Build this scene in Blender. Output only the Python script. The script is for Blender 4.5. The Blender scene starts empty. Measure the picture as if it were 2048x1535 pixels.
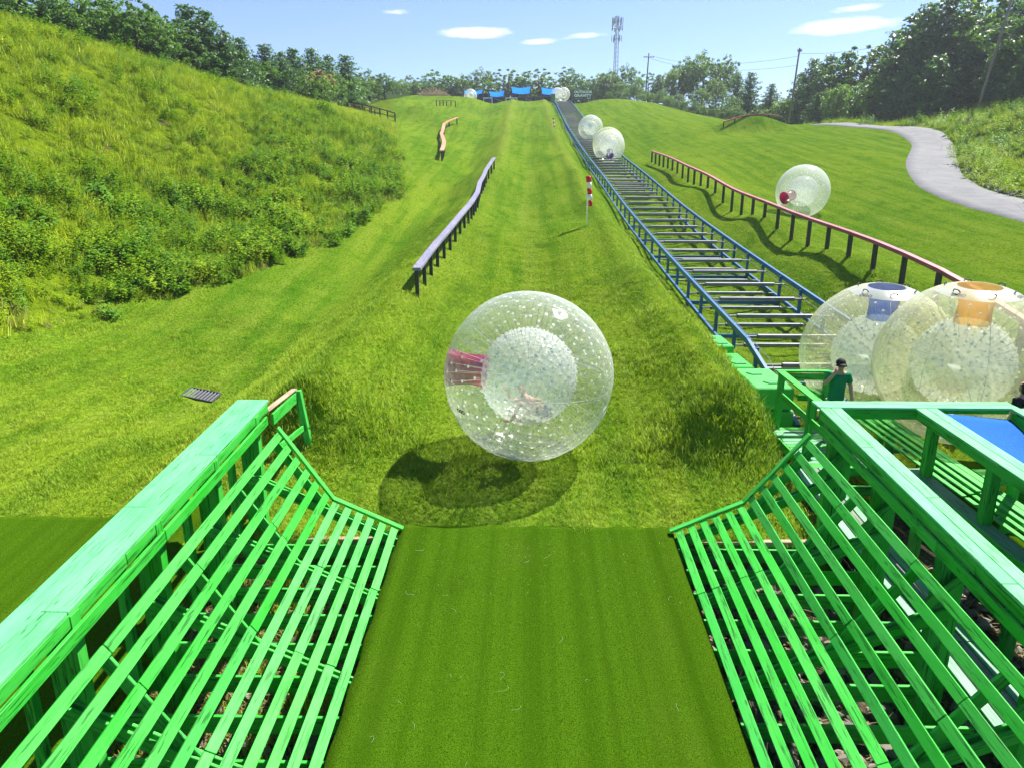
import bpy, bmesh, math, random
import numpy as np
from mathutils import Vector, Matrix

random.seed(7)
rng = np.random.default_rng(7)
S = bpy.context.scene
C = S.collection
R = math.radians

# ------------------------------------------------------------------ camera
CAM_Z = 6.0
PITCH, YAW, FPX = R(16.0), R(1.25), 1420.0
cam_d = bpy.data.cameras.new('camera')
cam_d.sensor_fit = 'HORIZONTAL'; cam_d.sensor_width = 36.0
cam_d.lens = 36.0 * FPX / 2048.0
cam_d.clip_start = 0.1; cam_d.clip_end = 5000
cam = bpy.data.objects.new('camera', cam_d); C.objects.link(cam)
cam.location = (0, 0, CAM_Z); cam.rotation_euler = (R(90) - PITCH, 0, YAW)
S.camera = cam
S.render.resolution_x, S.render.resolution_y = 1024, 767

# ------------------------------------------------------------------ sky and sun
SUN_EL, SUN_AZ = R(53.0), R(43.0)          # azimuth measured from +Y (uphill) towards +X (right)
sun_dir = Vector((math.sin(SUN_AZ) * math.cos(SUN_EL), math.cos(SUN_AZ) * math.cos(SUN_EL), math.sin(SUN_EL)))
W = bpy.data.worlds.new('World'); S.world = W; W.use_nodes = True
wn, wl = W.node_tree.nodes, W.node_tree.links
wn.clear()
w_out = wn.new('ShaderNodeOutputWorld'); w_bg = wn.new('ShaderNodeBackground')
w_sky = wn.new('ShaderNodeTexSky'); w_sky.sky_type = 'NISHITA'; w_sky.sun_disc = False
w_sky.sun_elevation = SUN_EL; w_sky.sun_rotation = SUN_AZ
W.cycles.sampling_method = 'MANUAL'; W.cycles.sample_map_resolution = 256
w_sky.altitude = 300; w_sky.air_density = 1.0; w_sky.dust_density = 0.15; w_sky.ozone_density = 3.0
w_bg.inputs['Strength'].default_value = 0.07
# small streaky clouds scattered over the whole sky, each an elongated patch broken up by noise
def _dir(az, el): return Vector((math.sin(az)*math.cos(el), math.cos(az)*math.cos(el), math.sin(el)))
CLOUDS = [(-3.6, 10.3, 3.3, .46, 1.05), (21.9, 9.9, 4.2, .60, 1.05), (4.6, 10.1, 2.0, .32, .8), (1.0, 9.7, 1.8, .28, .75), (-9.3, 11.5, 2, .28, .7), (22.8, 10.9, 2.2, .26, .7)]
_cr = random.Random(5)
for _ in range(6): CLOUDS.append((_cr.uniform(45, 315), _cr.uniform(10, 55), _cr.uniform(3, 8), _cr.uniform(.4, 1.2), _cr.uniform(.5, 1)))
w_tc = wn.new('ShaderNodeTexCoord'); w_vec = w_tc.outputs['Generated']
w_map = wn.new('ShaderNodeMapping'); w_map.inputs['Scale'].default_value = (1, 1, 4.0)
w_no = wn.new('ShaderNodeTexNoise'); w_no.inputs['Scale'].default_value = 24.0; w_no.inputs['Detail'].default_value = 7; w_no.inputs['Roughness'].default_value = 0.68
wl.new(w_vec, w_map.inputs['Vector']); wl.new(w_map.outputs[0], w_no.inputs['Vector'])
def _wm(op, a, b=None):
    n = wn.new('ShaderNodeMath'); n.operation = op
    for i, k in enumerate((a, b)):
        if k is None: continue
        if isinstance(k, (int, float)): n.inputs[i].default_value = k
        else: wl.new(k, n.inputs[i])
    return n.outputs[0]
def _wd(v):
    n = wn.new('ShaderNodeVectorMath'); n.operation = 'DOT_PRODUCT'; wl.new(w_vec, n.inputs[0]); n.inputs[1].default_value = tuple(v); return n.outputs['Value']
w_sum = None
for az, el, sx, sy, am in CLOUDS:
    d = _dir(R(az), R(el)); r_ = Vector((math.cos(R(az)), -math.sin(R(az)), 0.02)).normalized(); u_ = r_.cross(d)
    a_ = _wm('DIVIDE', _wd(r_), math.sin(R(sx))); b_ = _wm('DIVIDE', _wm('SUBTRACT', _wd(u_), 0.0), math.sin(R(sy)))
    q = _wm('ADD', _wm('MULTIPLY', a_, a_), _wm('MULTIPLY', b_, b_)); g_ = _wm('MULTIPLY', _wm('EXPONENT', _wm('MULTIPLY', q, -1.0)), am)
    g_ = _wm('MULTIPLY', g_, _wm('GREATER_THAN', _wd(d), 0.0)); w_sum = g_ if w_sum is None else _wm('ADD', w_sum, g_)
w_fac = _wm('SUBTRACT', w_sum, _wm('MULTIPLY', _wm('SUBTRACT', 1.0, w_no.outputs[0]), .95))
w_clamp = wn.new('ShaderNodeClamp'); wl.new(_wm('MULTIPLY', w_fac, 1.7), w_clamp.inputs['Value'])
w_mix = wn.new('ShaderNodeMixRGB'); w_mix.inputs['Color2'].default_value = (9.4, 9.1, 9.9, 1)
w_tint = wn.new('ShaderNodeMixRGB'); w_tint.blend_type = 'MULTIPLY'; w_tint.inputs['Fac'].default_value = 1.0; w_tint.inputs['Color2'].default_value = (.85, .87, 1.04, 1)
wl.new(w_sky.outputs[0], w_tint.inputs['Color1'])
wl.new(w_clamp.outputs[0], w_mix.inputs['Fac']); wl.new(w_tint.outputs[0], w_mix.inputs['Color1'])
wl.new(w_mix.outputs[0], w_bg.inputs['Color']); wl.new(w_bg.outputs[0], w_out.inputs[0])

sun_d = bpy.data.lights.new('sun', 'SUN'); sun_d.energy = 5.0; sun_d.angle = R(0.55); sun_d.color = (1.0, 0.955, 0.88)
sun = bpy.data.objects.new('sun', sun_d); C.objects.link(sun)
sun.rotation_euler = sun_dir.to_track_quat('Z', 'Y').to_euler(); sun.location = (40, 60, 80)

S.view_settings.view_transform = 'Standard'; S.view_settings.look = 'None'
S.view_settings.gamma = 1.0; S.view_settings.exposure = 1.27; S.view_settings.use_curve_mapping = False
S.cycles.use_denoising = True
S.cycles.max_bounces = 6; S.cycles.transparent_max_bounces = 48
S.cycles.diffuse_bounces = 2; S.cycles.glossy_bounces = 2; S.cycles.transmission_bounces = 6
S.cycles.caustics_reflective = False; S.cycles.caustics_refractive = False
S.cycles.sample_clamp_indirect = 6.0
S.cycles.use_adaptive_sampling = True; S.cycles.adaptive_threshold = 0.02

# ------------------------------------------------------------------ measuring helper: a place seen at (u, v) in the photograph, t metres along the view axis
_fh = np.array([-math.sin(YAW), math.cos(YAW), 0.0]); _rt = np.array([math.cos(YAW), math.sin(YAW), 0.0])
_fw = math.cos(PITCH) * _fh + np.array([0, 0, -math.sin(PITCH)])
_up = math.sin(PITCH) * _fh + np.array([0, 0, math.cos(PITCH)])
def ray(u, v):
    return _fw + (u - 1024.0) / FPX * _rt + (767.5 - v) / FPX * _up
def P(u, v, t):
    return np.array([0, 0, CAM_Z]) + t * ray(u, v)
# ------------------------------------------------------------------ terrain height
ZT_Y = np.array([-60, -10, 0, 10.5, 13.4, 25, 45, 62, 77, 101, 127, 160, 188, 198, 215, 260, 400, 900], float)
ZT_Z = np.array([-8, -6.9, -6.25, -5.5, -5.34, -4.35, -2.3, -.1, 1.75, 5.0, 8.8, 14.2, 18.3, 18.95, 19.0, 17.5, 14, 14], float) + CAM_Z
def _pchip(xk, yk):
    h = np.diff(xk); d = np.diff(yk) / h; m = np.zeros_like(xk)
    for i in range(1, len(xk) - 1):
        if d[i-1] * d[i] > 0:
            w1, w2 = 2*h[i]+h[i-1], h[i]+2*h[i-1]
            m[i] = (w1+w2) / (w1/d[i-1] + w2/d[i])
    m[0], m[-1] = d[0], d[-1]
    def f(x):
        x = np.clip(np.asarray(x, float), xk[0], xk[-1])
        i = np.clip(np.searchsorted(xk, x) - 1, 0, len(xk) - 2)
        s = (x - xk[i]) / h[i]
        return ((1+2*s)*(1-s)**2*yk[i] + s*(1-s)**2*h[i]*m[i] + s*s*(3-2*s)*yk[i+1] + s*s*(s-1)*h[i]*m[i+1])
    return f
ZT = _pchip(ZT_Y, ZT_Z)
# side offsets from the main lane: x, y, metres above the lane at that y
_D = [(0.1, y, 0) for y in (0, 10.5, 14, 25, 45, 62, 77)] + [(-0.3, 101, 0), (-.6, 127, 0), (-.8, 160, 0), (-.9, 188, -.1)]
_D += [(-4.3, 14, .95), (-4.4, 17, .9), (-4.2, 25, .75), (-3.9, 35, .7), (-3.6, 45, .7), (-2.9, 62, .75), (-3.0, 77, .55), (-3.4, 101, .55), (-3.8, 127, .55), (-4.2, 160, .6), (-4.2, 190, .55)]
_D += [(4.2, 14, 1.0), (4.2, 18, .95), (4.2, 25, .85), (4.2, 35, .8), (4.2, 45, .7), (4.2, 62, .6), (4.0, 77, .55), (4, 101, .5), (3.8, 127, .5), (3.6, 160, .55), (3.5, 190, .5)]
_D += [(-3.5, 11.3, 0), (3.8, 11.3, .05), (-3.5, 9, -.1), (3.8, 9, -.1), (-6, 12, .3), (-5.6, 14.5, .45), (-2.2, 14, .12), (2.4, 14, .12), (-1.9, 25, .05), (2.1, 25, .05), (-1.8, 45, .05), (2, 45, .05)]
_D += [(6.0, y, -.75) for y in (14, 25, 35, 45, 62, 77)] + [(5.9, y, -.6) for y in (101, 127, 160)] + [(8.2, y, -.95) for y in (8, 14, 25, 35, 45, 62, 77, 101, 127, 160)] + [(8.2, 186, -.7), (10.4, 14, -.8), (10.4, 25, -.7), (10.4, 35, -.7), (10.4, 45, -.7), (10.4, 62, -.7), (10.4, 77, -.7), (10.6, 101, -.6), (10.8, 127, -.3), (10.8, 160, 0)]
_D += [(12.7, 76, .1), (12.7, 64, .55), (12.7, 51, .9), (12.7, 40, 1.05), (12.7, 30, 1.15), (12.7, 25, 1.15), (12.7, 18, 1.0), (15.2, 30, .35), (14.6, 47, .2), (15, 20, .4)]
_D += [(17.6, 47, -.2), (17.4, 36, -.1), (17.2, 25, 0.1), (17.6, 60, .1), (18, 70, .5), (18.9, 82, .8), (18.8, 117, .9), (21, 47, .35), (21, 35, .4), (24.5, 44, .75), (24, 30, .7), (26, 55, 1.0)]
_D += [(28, 41, .8), (30.8, 60.5, 1.1), (42.8, 76, 1.3), (51.6, 106, 1.2), (45, 106, 1.9), (28, 95, 1.3), (36, 85, 1.6), (33, 72, 1.4), (38, 98, 1.6), (16.6, 176, 1.0), (28.8, 160, .5), (33, 138, .4), (25, 138, .8), (22, 158, .9)]
_D += [(45.5, 73.5, 1.7), (36, 54.2, 1.15), (52.4, 80, 4.5), (55.3, 93.8, 3.6), (43, 58, 3.2), (36, 42, 2.5), (60, 60, 8), (80, 80, 11), (60, 40, 9), (62, 110, 4), (90, 130, 8), (32, 28, 2), (30, 10, 1.5), (50, 10, 7), (45, 130, -1), (40, 165, -2), (55, 180, -1)]
_D += [(-9.2, 19.1, -.95), (-7.3, 10.9, -.12), (-10.4, 14.5, -.45), (-13.7, 17.7, -.5), (-10, 5, -.1), (-10, 10, -.25), (-15.6, 20.4, -.35), (-16.8, 24.6, -.35), (-16.8, 27.8, -.4), (-13.6, 32, -.55), (-8.7, 24, -.85), (-8.2, 33, -.8), (-11.4, 40.7, -.4), (-7.5, 42.8, -.55), (-7.1, 55.7, -.5), (-9.4, 54, .1), (-10.8, 77.6, .2), (-6.1, 76, -.3), (-9, 76, .55), (-8.6, 68, .15), (-13.5, 75.5, 1.4), (-17.3, 97.6, 2.3), (-14.6, 106, .4), (-11, 92, .8), (-13.3, 119, 1.4), (-11.7, 122, 1.2), (-7.5, 117, -.2), (-7, 98, -.3), (-8.6, 150, -.1), (-8.9, 186, -.1)]
_D += [(-16.8, 122, .4), (-15.5, 149.6, 1.2), (-13.6, 176.6, 1.5), (-29, 171.5, 2), (-24.6, 117, 2.3), (-24, 140, 1.8), (-18, 190, 1.2)]
_D += [(-21.3, 41.3, 1.7), (-24.5, 48.8, 5.2), (-28.7, 58.5, 8.75), (-22.3, 31, 3), (-27.5, 39.6, 6.9), (-32.7, 48.4, 11.1), (-17.8, 24, .9), (-20.4, 54.5, 3.2), (-26, 71, 6.8), (-16, 67, 2.1), (-20.6, 87, 4.4), (-14.8, 47.5, .8), (-17, 37.6, .15), (-20, 20, 1.6), (-26, 26, 6.3), (-36, 36, 12.2), (-28, 14, 7), (-40, 20, 13), (-22, 5, 3), (-42, 56, 11.2), (-38, 80, 6.5), (-34, 105, 4), (-60, 95, 6), (-60, 40, 12), (-50, 140, 3), (-40, 180, 2.5), (-80, 140, 4)]
_D += [(0, 230, 0), (-30, 240, 0), (40, 240, 0), (90, 240, 0), (-90, 240, 0), (120, 60, 8), (-120, 60, 8), (120, 160, 6), (-120, 160, 5), (0, 300, 0), (120, 0, 6), (-120, 0, 8), (0, -20, 0)]
_D = np.array(_D, float)
_SY = 0.55
def _tps_k(r2):
    return np.where(r2 > 1e-12, r2 * np.log(np.maximum(r2, 1e-12)), 0.0)
def _fit():
    p = _D[:, :2] * np.array([1, _SY]) / 20.0
    n = len(p); r2 = ((p[:, None] - p[None]) ** 2).sum(-1)
    A = np.zeros((n+3, n+3)); A[:n, :n] = _tps_k(r2) + np.eye(n) * 0.004
    A[:n, n] = 1; A[:n, n+1:] = p; A[n, :n] = 1; A[n+1:, :n] = p.T
    return p, np.linalg.solve(A, np.concatenate([_D[:, 2], np.zeros(3)]))
_TP, _TW = _fit()
def _tps(x, y):
    q = np.stack([np.clip(x, -125, 125), np.clip(y, -30, 305) * _SY], -1).reshape(-1, 2) / 20.0
    out = np.empty(len(q)); n = len(_TP)
    for i in range(0, len(q), 20000):
        b = q[i:i+20000]
        r2 = ((b[:, None, 0] - _TP[None, :, 0])**2 + (b[:, None, 1] - _TP[None, :, 1])**2)
        out[i:i+20000] = _tps_k(r2) @ _TW[:n] + _TW[n] + b @ _TW[n+1:]
    return out.reshape(np.shape(x))
def sstep(a, b, x):
    s = np.clip((x - a) / (b - a), 0, 1); return s*s*(3-2*s)
def _bump(x, y, cx, cy, sx, sy, ang=0.0):
    c, s = math.cos(ang), math.sin(ang); dx, dy = x-cx, y-cy
    return np.exp(-(((c*dx+s*dy)/sx)**2 + ((-s*dx+c*dy)/sy)**2))
# slow wavy noise for uneven ground
_WV = [(rng.uniform(-1, 1), rng.uniform(-1, 1), rng.uniform(0, 6.28)) for _ in range(14)]
def _waves(x, y, wl_):
    o = 0.0
    for a, b, p in _WV:
        o = o + np.sin((x*a + y*b) * 6.28 / wl_ * 1.3 + p)
    return o / 14.0
PIT_X0, PIT_X1 = -5.0, 14.5
def H(x, y):
    x = np.asarray(x, float); y = np.asarray(y, float)
    z = ZT(y) + _tps(x, y)
    z = z + 2.0 * _bump(x, y, 29.6, 101, 4.6, 2.6) + 1.9 * _bump(x, y, -19.0, 133, 3.6, 5.5)
    z = z + .7 * _bump(x, y, -25, 150, 4, 6)
    # rough ends of the two ridges above the landing
    z = z + .25 * _bump(x, y, -4.0, 13.6, 1.3, .8) + .2 * _bump(x, y, 3.9, 13.5, 1.3, .8)
    # sharper shoulders along the main lane, cut off steeply above the landing
    sh = sstep(12.3, 13.5, y) * (1 - .45*sstep(40, 90, y))
    z = z + sh * (.58*np.exp(-((x + np.interp(y, [12, 25, 45, 62, 190], [4.3, 4.2, 3.6, 2.9, 4.1]))/.85)**2) + .55*np.exp(-((x - 4.0)/.75)**2)) - .34*np.exp(-((x - .1)/1.5)**2)*sstep(15.5, 20, y)*(1 - .5*sstep(60, 110, y))
    bed = np.interp(y, [10, 19, 24, 33, 43, 56, 76, 117, 150, 186], [-9.4, -9.1, -8.7, -8.2, -7.4, -6.8, -6.3, -7.5, -8.6, -8.9])
    z = z - .72*np.exp(-((x - bed)/1.7)**2) * sstep(14, 20, y) * (1 - .4*sstep(60, 120, y))
    near = np.clip(1.6 - y / 40, .35, 1)
    z = z + .085 * near * _waves(x, y, 1.7) + .035 * near * _waves(y, x, .75) + .05 * _waves(y, x, 4.1) + .10 * sstep(60, 110, y) * _waves(x, y, 9)
    # fine crosswise ripples worn into the lane
    lane = np.exp(-((x - .1) / 1.3) ** 2) * sstep(14, 17, y) * (1 - sstep(60, 90, y))
    z = z + .025 * lane * np.sin(y * 6.28 / .9 + 1.5 * np.sin(x * 1.3))
    # pit below the wooden landing frames
    pit = (1 - sstep(10.05, 10.35, y)) * sstep(PIT_X0 - .3, PIT_X0, x) * (1 - sstep(4.9, 5.2, x))
    pit2 = (1 - sstep(12.6, 13.4, y)) * sstep(4.9, 5.2, x) * (1 - sstep(PIT_X1, PIT_X1 + 1, x))
    z = z - .55 * pit + pit2 * (ZT(np.minimum(y, 10.5)) - .45 - z)
    cut = sstep(4.72, 5.12, x) * (1 - sstep(20.2, 21, y)) * sstep(11.5, 12.5, y) * (1 - sstep(7.2, 7.8, x))
    return z - cut * np.maximum(z - np.interp(y, [16.8, 17.6, 20.5], [.35, .75, 1.05]), 0)
def Hs(x, y):
    return float(H(np.array([x]), np.array([y]))[0])
def G(u, v, t0=5.0, t1=400.0, dz=0.0):
    """where the line of sight through (u, v) meets the ground"""
    ts = np.geomspace(t0, t1, 1500); r = ray(u, v)
    p = np.array([0, 0, CAM_Z]) + ts[:, None] * r
    d = p[:, 2] - H(p[:, 0], p[:, 1]) - dz; k = np.argmax(d < 0)
    if d[k] >= 0: return None
    f = d[k-1] / (d[k-1] - d[k]) if k else 0
    t = ts[k-1] + f * (ts[k] - ts[k-1]); q = np.array([0, 0, CAM_Z]) + t * r
    return q[0], q[1], Hs(q[0], q[1])
# ------------------------------------------------------------------ object helpers
def tag(o, label=None, cat=None, group=None, kind=None):
    for k, v in (('label', label), ('category', cat), ('group', group), ('kind', kind)):
        if v: o[k] = v
    return o
def thing(name, label, cat, loc=(0, 0, 0), group=None):
    o = bpy.data.objects.new(name, None); C.objects.link(o); o.location = loc
    o.empty_display_size = .2
    return tag(o, label, cat, group)
def link(name, me, parent=None, m=None):
    """link a mesh whose coordinates are in world space, under parent (parents here are only moved, never turned)"""
    o = bpy.data.objects.new(name, me); C.objects.link(o)
    if m is not None and not me.materials: me.materials.append(m)
    if parent is not None:
        o.parent = parent; off = Vector((0, 0, 0)); p = parent
        while p is not None:
            off += p.location; p = p.parent
        o.location = -off
    return o
def pydata(name, v, f, smooth=False):
    me = bpy.data.meshes.new(name); me.from_pydata([tuple(map(float, p)) for p in v], [], [tuple(map(int, q)) for q in f]); me.update()
    if smooth: me.polygons.foreach_set('use_smooth', [True] * len(me.polygons))
    return me
def npmesh(name, V, F, smooth=False):
    """fast mesh from an (n,3) array and an (m,3|4) face array"""
    V = np.ascontiguousarray(V, np.float32); F = np.ascontiguousarray(F, np.int32); k = F.shape[1]
    me = bpy.data.meshes.new(name); me.vertices.add(len(V)); me.vertices.foreach_set('co', V.ravel())
    me.loops.add(F.size); me.loops.foreach_set('vertex_index', F.ravel())
    me.polygons.add(len(F)); me.polygons.foreach_set('loop_start', np.arange(0, F.size, k, dtype=np.int32))
    if smooth: me.polygons.foreach_set('use_smooth', np.ones(len(F), bool))
    me.update(calc_edges=True); me.validate()
    return me
_boxes = {}
def cbox(l, w, h, b=.006):
    """chamfered box, centred, l along x"""
    key = (round(l, 2), round(w, 3), round(h, 3), b)
    if key in _boxes: return _boxes[key]
    bm = bmesh.new(); bmesh.ops.create_cube(bm, size=1)
    for v in bm.verts: v.co = Vector((v.co.x*key[0], v.co.y*w, v.co.z*h))
    if b: bmesh.ops.bevel(bm, geom=bm.edges[:], offset=min(b, w*.3, h*.3), segments=1, affect='EDGES')
    me = bpy.data.meshes.new('board'); bm.to_mesh(me); bm.free(); _boxes[key] = me
    return me
def board(name, a, b, w, h, m, parent=None, up=(0, 0, 1), bev=.006, roll=0.0):
    """a straight timber from a to b; w across, h along 'up'. Alike boards share their mesh."""
    a, b, up = Vector(a), Vector(b), Vector(up)
    d = b - a; l = d.length; x = d.normalized(); y = up.cross(x)
    if y.length < 1e-4: y = Vector((0, 1, 0)).cross(x)
    y.normalize(); z = x.cross(y)
    key = cbox(l, w, h, bev)
    me = _boxes.get(('m', key.name, m.name))
    if me is None:
        me = key.copy(); me.materials.append(m); _boxes[('m', key.name, m.name)] = me
    o = bpy.data.objects.new(name, me); C.objects.link(o)
    M = Matrix((x, y, z)).transposed().to_4x4()
    if roll: M = M @ Matrix.Rotation(roll, 4, 'X')
    M.translation = (a + b) / 2
    if parent is not None:
        o.parent = parent; off = Vector((0, 0, 0)); p = parent
        while p is not None:
            off += p.location; p = p.parent
        M.translation = M.translation - off
    o.matrix_local = M
    if abs(l - round(l, 2)) > 1e-6: o.scale.x *= l / max(round(l, 2), .01)
    return o
def tube_np(pts, r, n=6, caps=True):
    """vertices and quads of a tube along pts; r may be a list"""
    pts = np.asarray(pts, float); k = len(pts); r = np.broadcast_to(np.asarray(r, float), (k,))
    V = []; F = []
    tprev = None; ref = np.array([0, 0, 1.0])
    for i in range(k):
        t = pts[min(i+1, k-1)] - pts[max(i-1, 0)]; t = t / (np.linalg.norm(t) + 1e-9)
        if abs(t @ ref) > .95: rr = np.array([1.0, 0, 0])
        else: rr = ref
        a = np.cross(t, rr); a /= np.linalg.norm(a); b = np.cross(t, a)
        for j in range(n):
            an = 2*math.pi*j/n; V.append(pts[i] + r[i]*(a*math.cos(an) + b*math.sin(an)))
    for i in range(k-1):
        for j in range(n):
            F.append((i*n+j, i*n+(j+1) % n, (i+1)*n+(j+1) % n, (i+1)*n+j))
    return V, F
class MB:
    def __init__(s): s.v = []; s.f = []
    def add(s, V, F):
        o = len(s.v); s.v += [tuple(map(float, p)) for p in V]; s.f += [tuple(int(i)+o for i in q) for q in F]; return s
    def tube(s, pts, r, n=6):
        V, F = tube_np(pts, r, n); k = len(V)
        F = F + [tuple(range(n))[::-1], tuple(range(k-n, k))]
        return s.add(V, F)
    def box(s, c, size, rot=None):
        c = Vector(c); hx, hy, hz = [k/2 for k in size]
        V = [Vector((x*hx, y*hy, z*hz)) for x in (-1, 1) for y in (-1, 1) for z in (-1, 1)]
        if rot is not None: V = [rot @ v for v in V]
        return s.add([c+v for v in V], [(0, 1, 3, 2), (4, 6, 7, 5), (0, 4, 5, 1), (2, 3, 7, 6), (0, 2, 6, 4), (1, 5, 7, 3)])
    def build(s, name, m, parent=None, smooth=False):
        return link(name, pydata(name, s.v, s.f, smooth), parent, m)
def text_mesh(txt, size, depth=.0, offset=0.0, spacing=1.0):
    cu = bpy.data.curves.new('lettering', 'FONT'); cu.body = txt; cu.size = size; cu.extrude = depth; cu.offset = offset
    cu.align_x = 'CENTER'; cu.align_y = 'CENTER'; cu.space_character = spacing; cu.resolution_u = 4
    o = bpy.data.objects.new('lettering', cu); C.objects.link(o)
    dg = bpy.context.evaluated_depsgraph_get(); me = bpy.data.meshes.new_from_object(o.evaluated_get(dg))
    bpy.data.objects.remove(o); bpy.data.curves.remove(cu); me.name = 'lettering'; me.materials.clear()
    return me

# ------------------------------------------------------------------ material helpers
class NT:
    def __init__(s, name):
        s.m = bpy.data.materials.new(name); s.m.use_nodes = True; s.t = s.m.node_tree; s.n = s.t.nodes; s.n.clear()
        s.out = s.n.new('ShaderNodeOutputMaterial')
    def new(s, t, ins=None, **kw):
        nd = s.n.new('ShaderNode' + t)
        for k, v in kw.items(): setattr(nd, k, v)
        for k, v in (ins or {}).items():
            if isinstance(v, bpy.types.NodeSocket): s.t.links.new(v, nd.inputs[k])
            else: nd.inputs[k].default_value = v
        return nd
    def ramp(s, fac, stops, mode='LINEAR'):
        nd = s.new('ValToRGB', {0: fac}); e = nd.color_ramp.elements; nd.color_ramp.interpolation = mode
        while len(e) < len(stops): e.new(.5)
        for i, (p, c) in enumerate(stops):
            e[i].position = p; e[i].color = (c, c, c, 1) if isinstance(c, (int, float)) else (*c, 1)
        return nd.outputs[0]
    def mix(s, fac, a, b, blend='MIX'):
        nd = s.new('MixRGB', blend_type=blend)
        for k, v in (('Fac', fac), ('Color1', a), ('Color2', b)):
            if isinstance(v, bpy.types.NodeSocket): s.t.links.new(v, nd.inputs[k])
            elif isinstance(v, tuple): nd.inputs[k].default_value = (*v, 1)[:4]
            else: nd.inputs[k].default_value = v
        return nd.outputs[0]
    def math(s, op, a, b=0.0, c=0.0):
        nd = s.new('Math', operation=op)
        for i, v in enumerate((a, b, c)):
            if isinstance(v, bpy.types.NodeSocket): s.t.links.new(v, nd.inputs[i])
            else: nd.inputs[i].default_value = v
        return nd.outputs[0]
    def noise(s, vec, scale, detail=4, rough=.5, dist=0.0):
        return s.new('TexNoise', {'Vector': vec, 'Scale': scale, 'Detail': detail, 'Roughness': rough, 'Distortion': dist}).outputs[0]
    def mapping(s, vec, scale=(1, 1, 1), loc=(0, 0, 0)):
        return s.new('Mapping', {'Vector': vec, 'Scale': scale, 'Location': loc}).outputs[0]
    def bump(s, h, strength=.5, dist=.02):
        return s.new('Bump', {'Height': h, 'Strength': strength, 'Distance': dist}).outputs[0]
    def done(s, shader):
        s.t.links.new(shader, s.out.inputs[0]); return s.m
def bsdf(nt, col, rough=.6, spec=.5, normal=None, metal=0.0):
    ins = {'Roughness': rough, 'Metallic': metal, 'Specular IOR Level': spec}
    ins['Base Color'] = col if isinstance(col, bpy.types.NodeSocket) else (*col, 1)
    if normal is not None: ins['Normal'] = normal
    return nt.new('BsdfPrincipled', ins).outputs[0]
def simple(name, col, rough=.6, spec=.5, metal=0.0, var=.15, scale=3.0, bump=0.0):
    nt = NT(name); pos = nt.new('TexCoord').outputs['Object']
    nz = nt.noise(pos, scale, 5, .6)
    c = nt.mix(nt.ramp(nz, [(.3, 0.0), (.7, 1.0)]), tuple(k*(1-var) for k in col), tuple(min(1, k*(1+var)) for k in col))
    return nt.done(bsdf(nt, c, rough, spec, nt.bump(nt.noise(pos, scale*12, 3), bump, .01) if bump else None, metal))
def painted_wood(name, col, worn, rough=.5, crack=.55, amount=.5, spec=.4):
    """brushed paint on sawn timber: grain cracks along the board, faded patches; x is the board's length"""
    nt = NT(name); tc = nt.new('TexCoord').outputs['Object']; rnd = nt.new('ObjectInfo').outputs['Random']
    off = nt.new('CombineXYZ', {0: nt.math('MULTIPLY', rnd, 37.0), 1: nt.math('MULTIPLY', rnd, 11.0), 2: 0.0}).outputs[0]
    p = nt.new('VectorMath', {0: tc, 1: off}, operation='ADD').outputs[0]
    fade = nt.noise(nt.mapping(p, (.8, 2.5, 2.5)), 1.6, 5, .6)
    c = nt.mix(nt.ramp(fade, [(.35, 0.0), (.7, amount)]), col, worn)
    c = nt.mix(nt.ramp(rnd, [(0.0, 0.0), (1.0, .45)]), c, worn)
    c = nt.mix(nt.ramp(nt.math('FRACT', nt.math('MULTIPLY', rnd, 7.31)), [(.72, 0.0), (1.0, .35)]), c, (col[0]*.5+worn[0]*.4, col[1]*.5+worn[1]*.3, col[2]*.6+worn[2]*.8))
    c = nt.mix(nt.ramp(nt.noise(nt.mapping(p, (3.0, 9, 9)), 2.0, 5, .7), [(.58, 0.0), (.75, .35)]), c, tuple(q*.35+.03 for q in col))
    grain = nt.noise(nt.mapping(p, (2.2, 42, 42)), 1.0, 4, .65, .3)
    crk = nt.ramp(grain, [(crack, 0.0), (crack+.05, 1.0)])
    patch = nt.ramp(nt.noise(nt.mapping(p, (1.1, 3, 3)), 1.7, 2), [(.38, 0.0), (.55, 1.0)])
    k = nt.math('MULTIPLY', crk, patch)
    c = nt.mix(nt.math('MULTIPLY', k, .75), c, tuple(q*.16 for q in col))
    kn = nt.new('TexVoronoi', {'Vector': nt.mapping(p, (1.7, 6.5, 6.5)), 'Scale': 1.0}).outputs['Distance']      # knots and nail rust
    c = nt.mix(nt.ramp(kn, [(.05, .65), (.10, 0.0)]), c, tuple(q*.12+.006 for q in col))
    hgt = nt.math('SUBTRACT', nt.math('MULTIPLY', grain, .5), k)
    return nt.done(bsdf(nt, c, rough, spec, nt.bump(hgt, .35, .004)))

M = {}
M['green'] = painted_wood('green_paint', (.013, .39, .013), (.09, .51, .09), .58, crack=.53, spec=.22)
M['green_cap'] = painted_wood('sun_bleached_green_paint', (.07, .47, .13), (.16, .57, .24), .65, crack=.55, amount=.9, spec=.25)
M['green_old'] = painted_wood('weathered_green_paint', (.03, .27, .07), (.16, .40, .22), .55, amount=.8)
M['blue_steel'] = painted_wood('blue_steel_paint', (.004, .075, .22), (.015, .14, .33), .45, crack=.72, amount=.6)
M['purple'] = painted_wood('purple_paint', (.17, .16, .24), (.29, .28, .36), .55)
M['red'] = painted_wood('red_paint', (.33, .045, .06), (.45, .12, .14), .5)
M['orange'] = painted_wood('orange_paint', (.55, .20, .10), (.65, .33, .20), .55)
M['black'] = painted_wood('black_paint', (.012, .012, .014), (.035, .03, .035), .5, crack=.75)
M['bare_wood'] = painted_wood('bare_timber', (.36, .25, .16), (.45, .34, .24), .8, amount=.7, spec=.2)
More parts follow.
